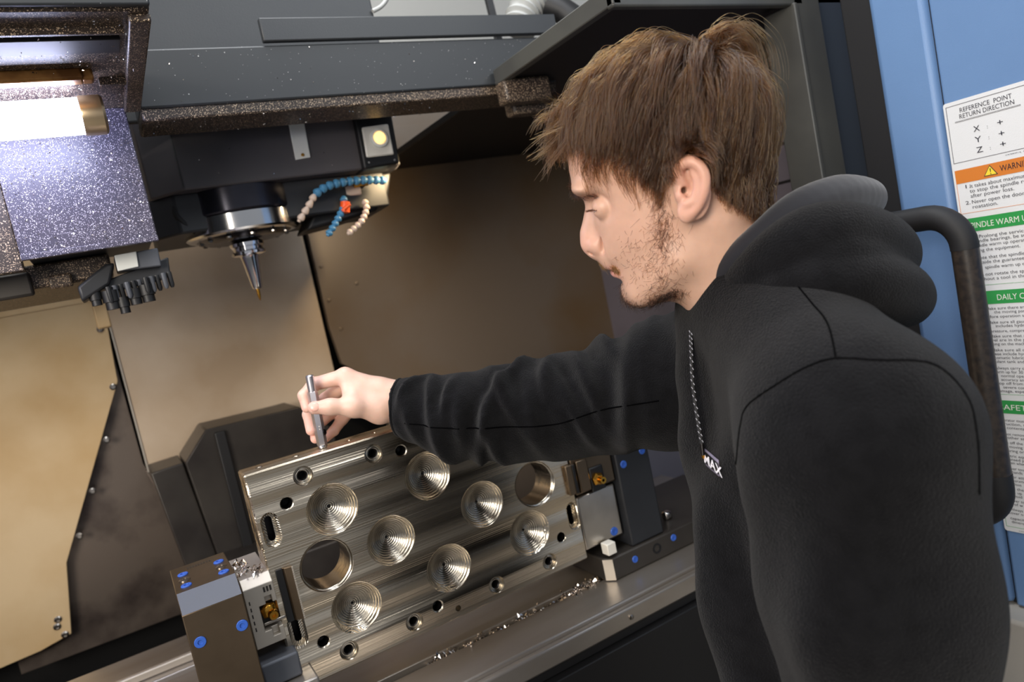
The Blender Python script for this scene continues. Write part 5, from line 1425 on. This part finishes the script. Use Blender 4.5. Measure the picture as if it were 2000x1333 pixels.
def text(s, a0, zb_, cap, m='ink', width=None, spacing=1.0, lift=0.0011, a1=None):
    cu = bpy.data.curves.new('lettering', 'FONT'); cu.body = s; cu.size = cap/0.70; cu.space_character = spacing
    cu.resolution_u = 3
    cu.materials.append(MATS[m])
    o_ = bpy.data.objects.new('lettering', cu); COL.objects.link(o_)
    R_ = Matrix(((0, 0, -1), (-1, 0, 0), (0, 1, 0))).to_4x4()
    fx = 1.0
    if width:
        bpy.context.view_layer.update()
        w_ = o_.dimensions.x/max(o_.scale.x, 1e-9)
        fx = width/max(w_, 1e-6)
    mb_ = Matrix.Translation((XS-lift, Y0-a0, zb_)) @ R_ @ Matrix.Diagonal((fx, 1, 1, 1))
    return lettering_mesh(o_, mb_, sg, m)
frame('border_line', 0.0035, 0.1085, 1.4680, 1.5490, 0.0006, 'ink')
text('REFERENCE  POINT', 0.0215, 1.5370, 0.0063, width=0.0675)
text('RETURN DIRECTION', 0.0200, 1.5284, 0.0063, width=0.0710)
sr('rule', 0.0135, 0.0985, 1.5254, 1.5258, 'ink', 0.0009); sr('rule', 0.0135, 0.0985, 1.5242, 1.5246, 'ink', 0.0009)
for s_, z in (('X', 1.5055), ('Y', 1.4905), ('Z', 1.4760)):
    text(s_, 0.0365, z, 0.0080, width=0.0085); text(':', 0.0540, z+0.0005, 0.0052); text('+', 0.0668, z+0.0002, 0.0082, width=0.0072)
text('C97083914,  ENG', 0.0722, 1.4636, 0.0016, width=0.030)
frame('warning_border', 0.0032, 0.1088, 1.3945, 1.4577, 0.0005, 'label_orange')
sr('warning_header', 0.0032, 0.1088, 1.4384, 1.4577, 'label_orange', 0.0010)
text('WARNING', 0.0632, 1.4443, 0.0083, width=0.0425, lift=0.0015)
wt = prism_obj('warning_triangle', [(Y0-0.0416, 1.4416), (Y0-0.0600, 1.4416), (Y0-0.0508, 1.4560)], 'x', XS-0.0014, XS-0.0009, 'ink', sg, 0)
prism_obj('triangle_face', [(Y0-0.0432, 1.4425), (Y0-0.0584, 1.4425), (Y0-0.0508, 1.4544)], 'x', XS-0.0017, XS-0.0013, 'label_yellow', wt, 0)
text('!', 0.0496, 1.4432, 0.0085, lift=0.0019)
for s_, a_, z in (('1.', 0.0123, 1.4302), ('It takes about maximum', 0.0207, 1.4298), ('to stop the spindle rotation', 0.0200, 1.4228), ('after power loss.', 0.0200, 1.4157), ('2.', 0.0118, 1.4070), ('Never open the door until', 0.0203, 1.4070), ('roatation.', 0.0203, 1.3998)):
    n_ = len(s_)
    text(s_, a_, z, 0.0052, width=max(n_*0.00335, 0.002))
def green(z0, z1, s_, a_, zb_, w_):
    sr('section_header', 0.0032, 0.1088, z0, z1, 'label_green', 0.0010)
    text(s_, a_, zb_, 0.0083, 'ink_white', w_, lift=0.0015)
green(1.3672, 1.3866, 'SPINDLE WARM UP', 0.0100, 1.3719, 0.0830)
green(1.2595, 1.2790, 'DAILY CHECK', 0.0357, 1.2649, 0.0610)
green(1.0952, 1.1150, 'SAFETY', 0.0175, 1.1008, 0.0450)
frame('section_border', 0.0032, 0.1088, 1.2878, 1.3866, 0.0004, 'label_green')
frame('section_border', 0.0032, 0.1088, 1.1240, 1.2790, 0.0004, 'label_green')
frame('section_border', 0.0032, 0.1088, 0.9160, 1.1150, 0.0004, 'label_green')
CW = 0.00305
for pre, s_, a_, z in ((2, 'Prolong the service life', .0292, 1.3569), (5, 'spindle bearings, be sure', .0294, 1.3507), (5, 'spindle warm up operation', .0290, 1.3441), (6, 'using the equipment.', .0317, 1.3370),
                       (5, 'Note that the spindle', .0297, 1.3261), (5, 'outside the guarantee', .0288, 1.3194), (1, 'spindle warm up or', .0288, 1.3116), (5, 'Do not rotate the spindle', .0285, 1.3015), (5, 'without a tool in the spindle', .0277, 1.2948)):
    text(s_, a_-pre*CW, z, 0.0046, width=len(s_)*CW)
CW = 0.0028
for pre, s_, a_, z in ((3, 'Make sure there are', .0269, 1.2511), (0, 'the moving parts', .0293, 1.2455), (4, 'before operation start', .0272, 1.2390), (3, 'Make sure all gauge', .0267, 1.2305), (0, 'includes hydraulic', .0285, 1.2250),
                       (2, 'pressure, compressed', .0263, 1.2175), (3, 'Make sure that all', .0265, 1.2099), (4, 'level are in the place', .0264, 1.2041), (6, 'working on the machine', .0269, 1.1982), (3, 'Make sure all oil', .0264, 1.1892),
                       (4, 'These include hyd', .0262, 1.1834), (4, 'automatic lubrication', .0261, 1.1776), (4, 'coolant tank and', .0260, 1.1719), (2, 'Always carry out', .0253, 1.1621), (3, 'warm up for 30', .0254, 1.1563),
                       (0, 'normal operation', .0265, 1.1505), (0, 'accuracy and', .0256, 1.1448), (3, 'stop off from', .0258, 1.1391), (0, 'severe condition', .0270, 1.1333), (3, 'damage, especially', .0259, 1.1276)):
    text(s_, a_-pre*CW, z, 0.0042, width=len(s_)*CW)
for pre, s_, a_, z in ((4, 'Operator must', .0245, 1.0829), (5, 'instruction, safety', .0242, 1.0772), (0, 'contents of', .0238, 1.0714), (4, 'Do not remove', .0226, 1.0615), (0, 'other safety', .0227, 1.0562), (5, 'Turn off the m', .0240, 1.0483), (0, 'moving and', .0235, 1.0421),
                       (2, 'wiring or', .0232, 1.0358), (4, 'Electric equipment', .0230, 1.0277), (3, 'licensed person', .0228, 1.0223), (2, 'them when', .0224, 1.0169), (3, 'Never touch', .0222, 1.0080), (0, 'hands', .0220, 1.0025), (3, 'After attention', .0215, 0.9950),
                       (0, 'parameter', .0212, 0.9893), (0, 'Doos', .0210, 0.9836), (3, 'into the', .0205, 0.9760), (4, 'close up', .0203, 0.9703), (1, 'avoid so', .0200, 0.9646), (3, 'Never to', .0195, 0.9570), (4, 'out of w', .0193, 0.9513), (2, 'Always', .0185, 0.9428), (3, 'cover o', .0180, 0.9371), (2, 'capacity', .0160, 0.9285), (1, 'dimens', .0145, 0.9228)):
    text(s_, max(a_-pre*CW, 0.006), z, 0.0042, width=len(s_)*CW)
text('C97083915,  ENG', 0.020, 0.9105, 0.0016, width=0.030)

# chest patch and its letters
pq = [(0.4682, 0.5229, 1.2405), (0.4721, 0.5084, 1.2324), (0.4695, 0.5082, 1.2174), (0.4664, 0.5222, 1.2251)]
pt_ = patch('logo_patch', pq, 6, 8, 0.0022, 'patch_grey', hoodie)
pi_ = patch('patch_field', [np.array(pq[0])*0.86+np.array(pq[3])*0.14, np.array(pq[1])*0.80+np.array(pq[2])*0.20, np.array(pq[2])*0.86+np.array(pq[1])*0.14, np.array(pq[3])*0.86+np.array(pq[0])*0.14], 6, 8, 0.0030, 'black', pt_)
Aq, Bq, Cq, Dq = [snapr(p, 0.0042) for p in pq]
ux = Bq-Aq; wx = float(np.linalg.norm(ux)); ux /= wx; vy = Aq-Dq; hy_ = float(np.linalg.norm(vy)); vy /= hy_
wn = unit(np.cross(ux, vy))
cu = bpy.data.curves.new('lettering', 'FONT'); cu.body = 'MAX'; cu.size = 1.0; cu.offset = 0.02; cu.materials.append(MATS['patch_white'])
lo_ = bpy.data.objects.new('lettering', cu); COL.objects.link(lo_)
bpy.context.view_layer.update(); dx_ = lo_.dimensions.x; dy_ = lo_.dimensions.y
sx_, sy_ = wx*1.25/dx_, hy_*0.58/dy_
mbx = Matrix(((ux[0]*sx_, vy[0]*sy_, wn[0], 0), (ux[1]*sx_, vy[1]*sy_, wn[1], 0), (ux[2]*sx_, vy[2]*sy_, wn[2], 0), (0, 0, 0, 1)))
mbx.translation = Vector(Dq+ux*wx*0.02+vy*hy_*0.21)
lettering_mesh(lo_, mbx, pt_, 'patch_white')
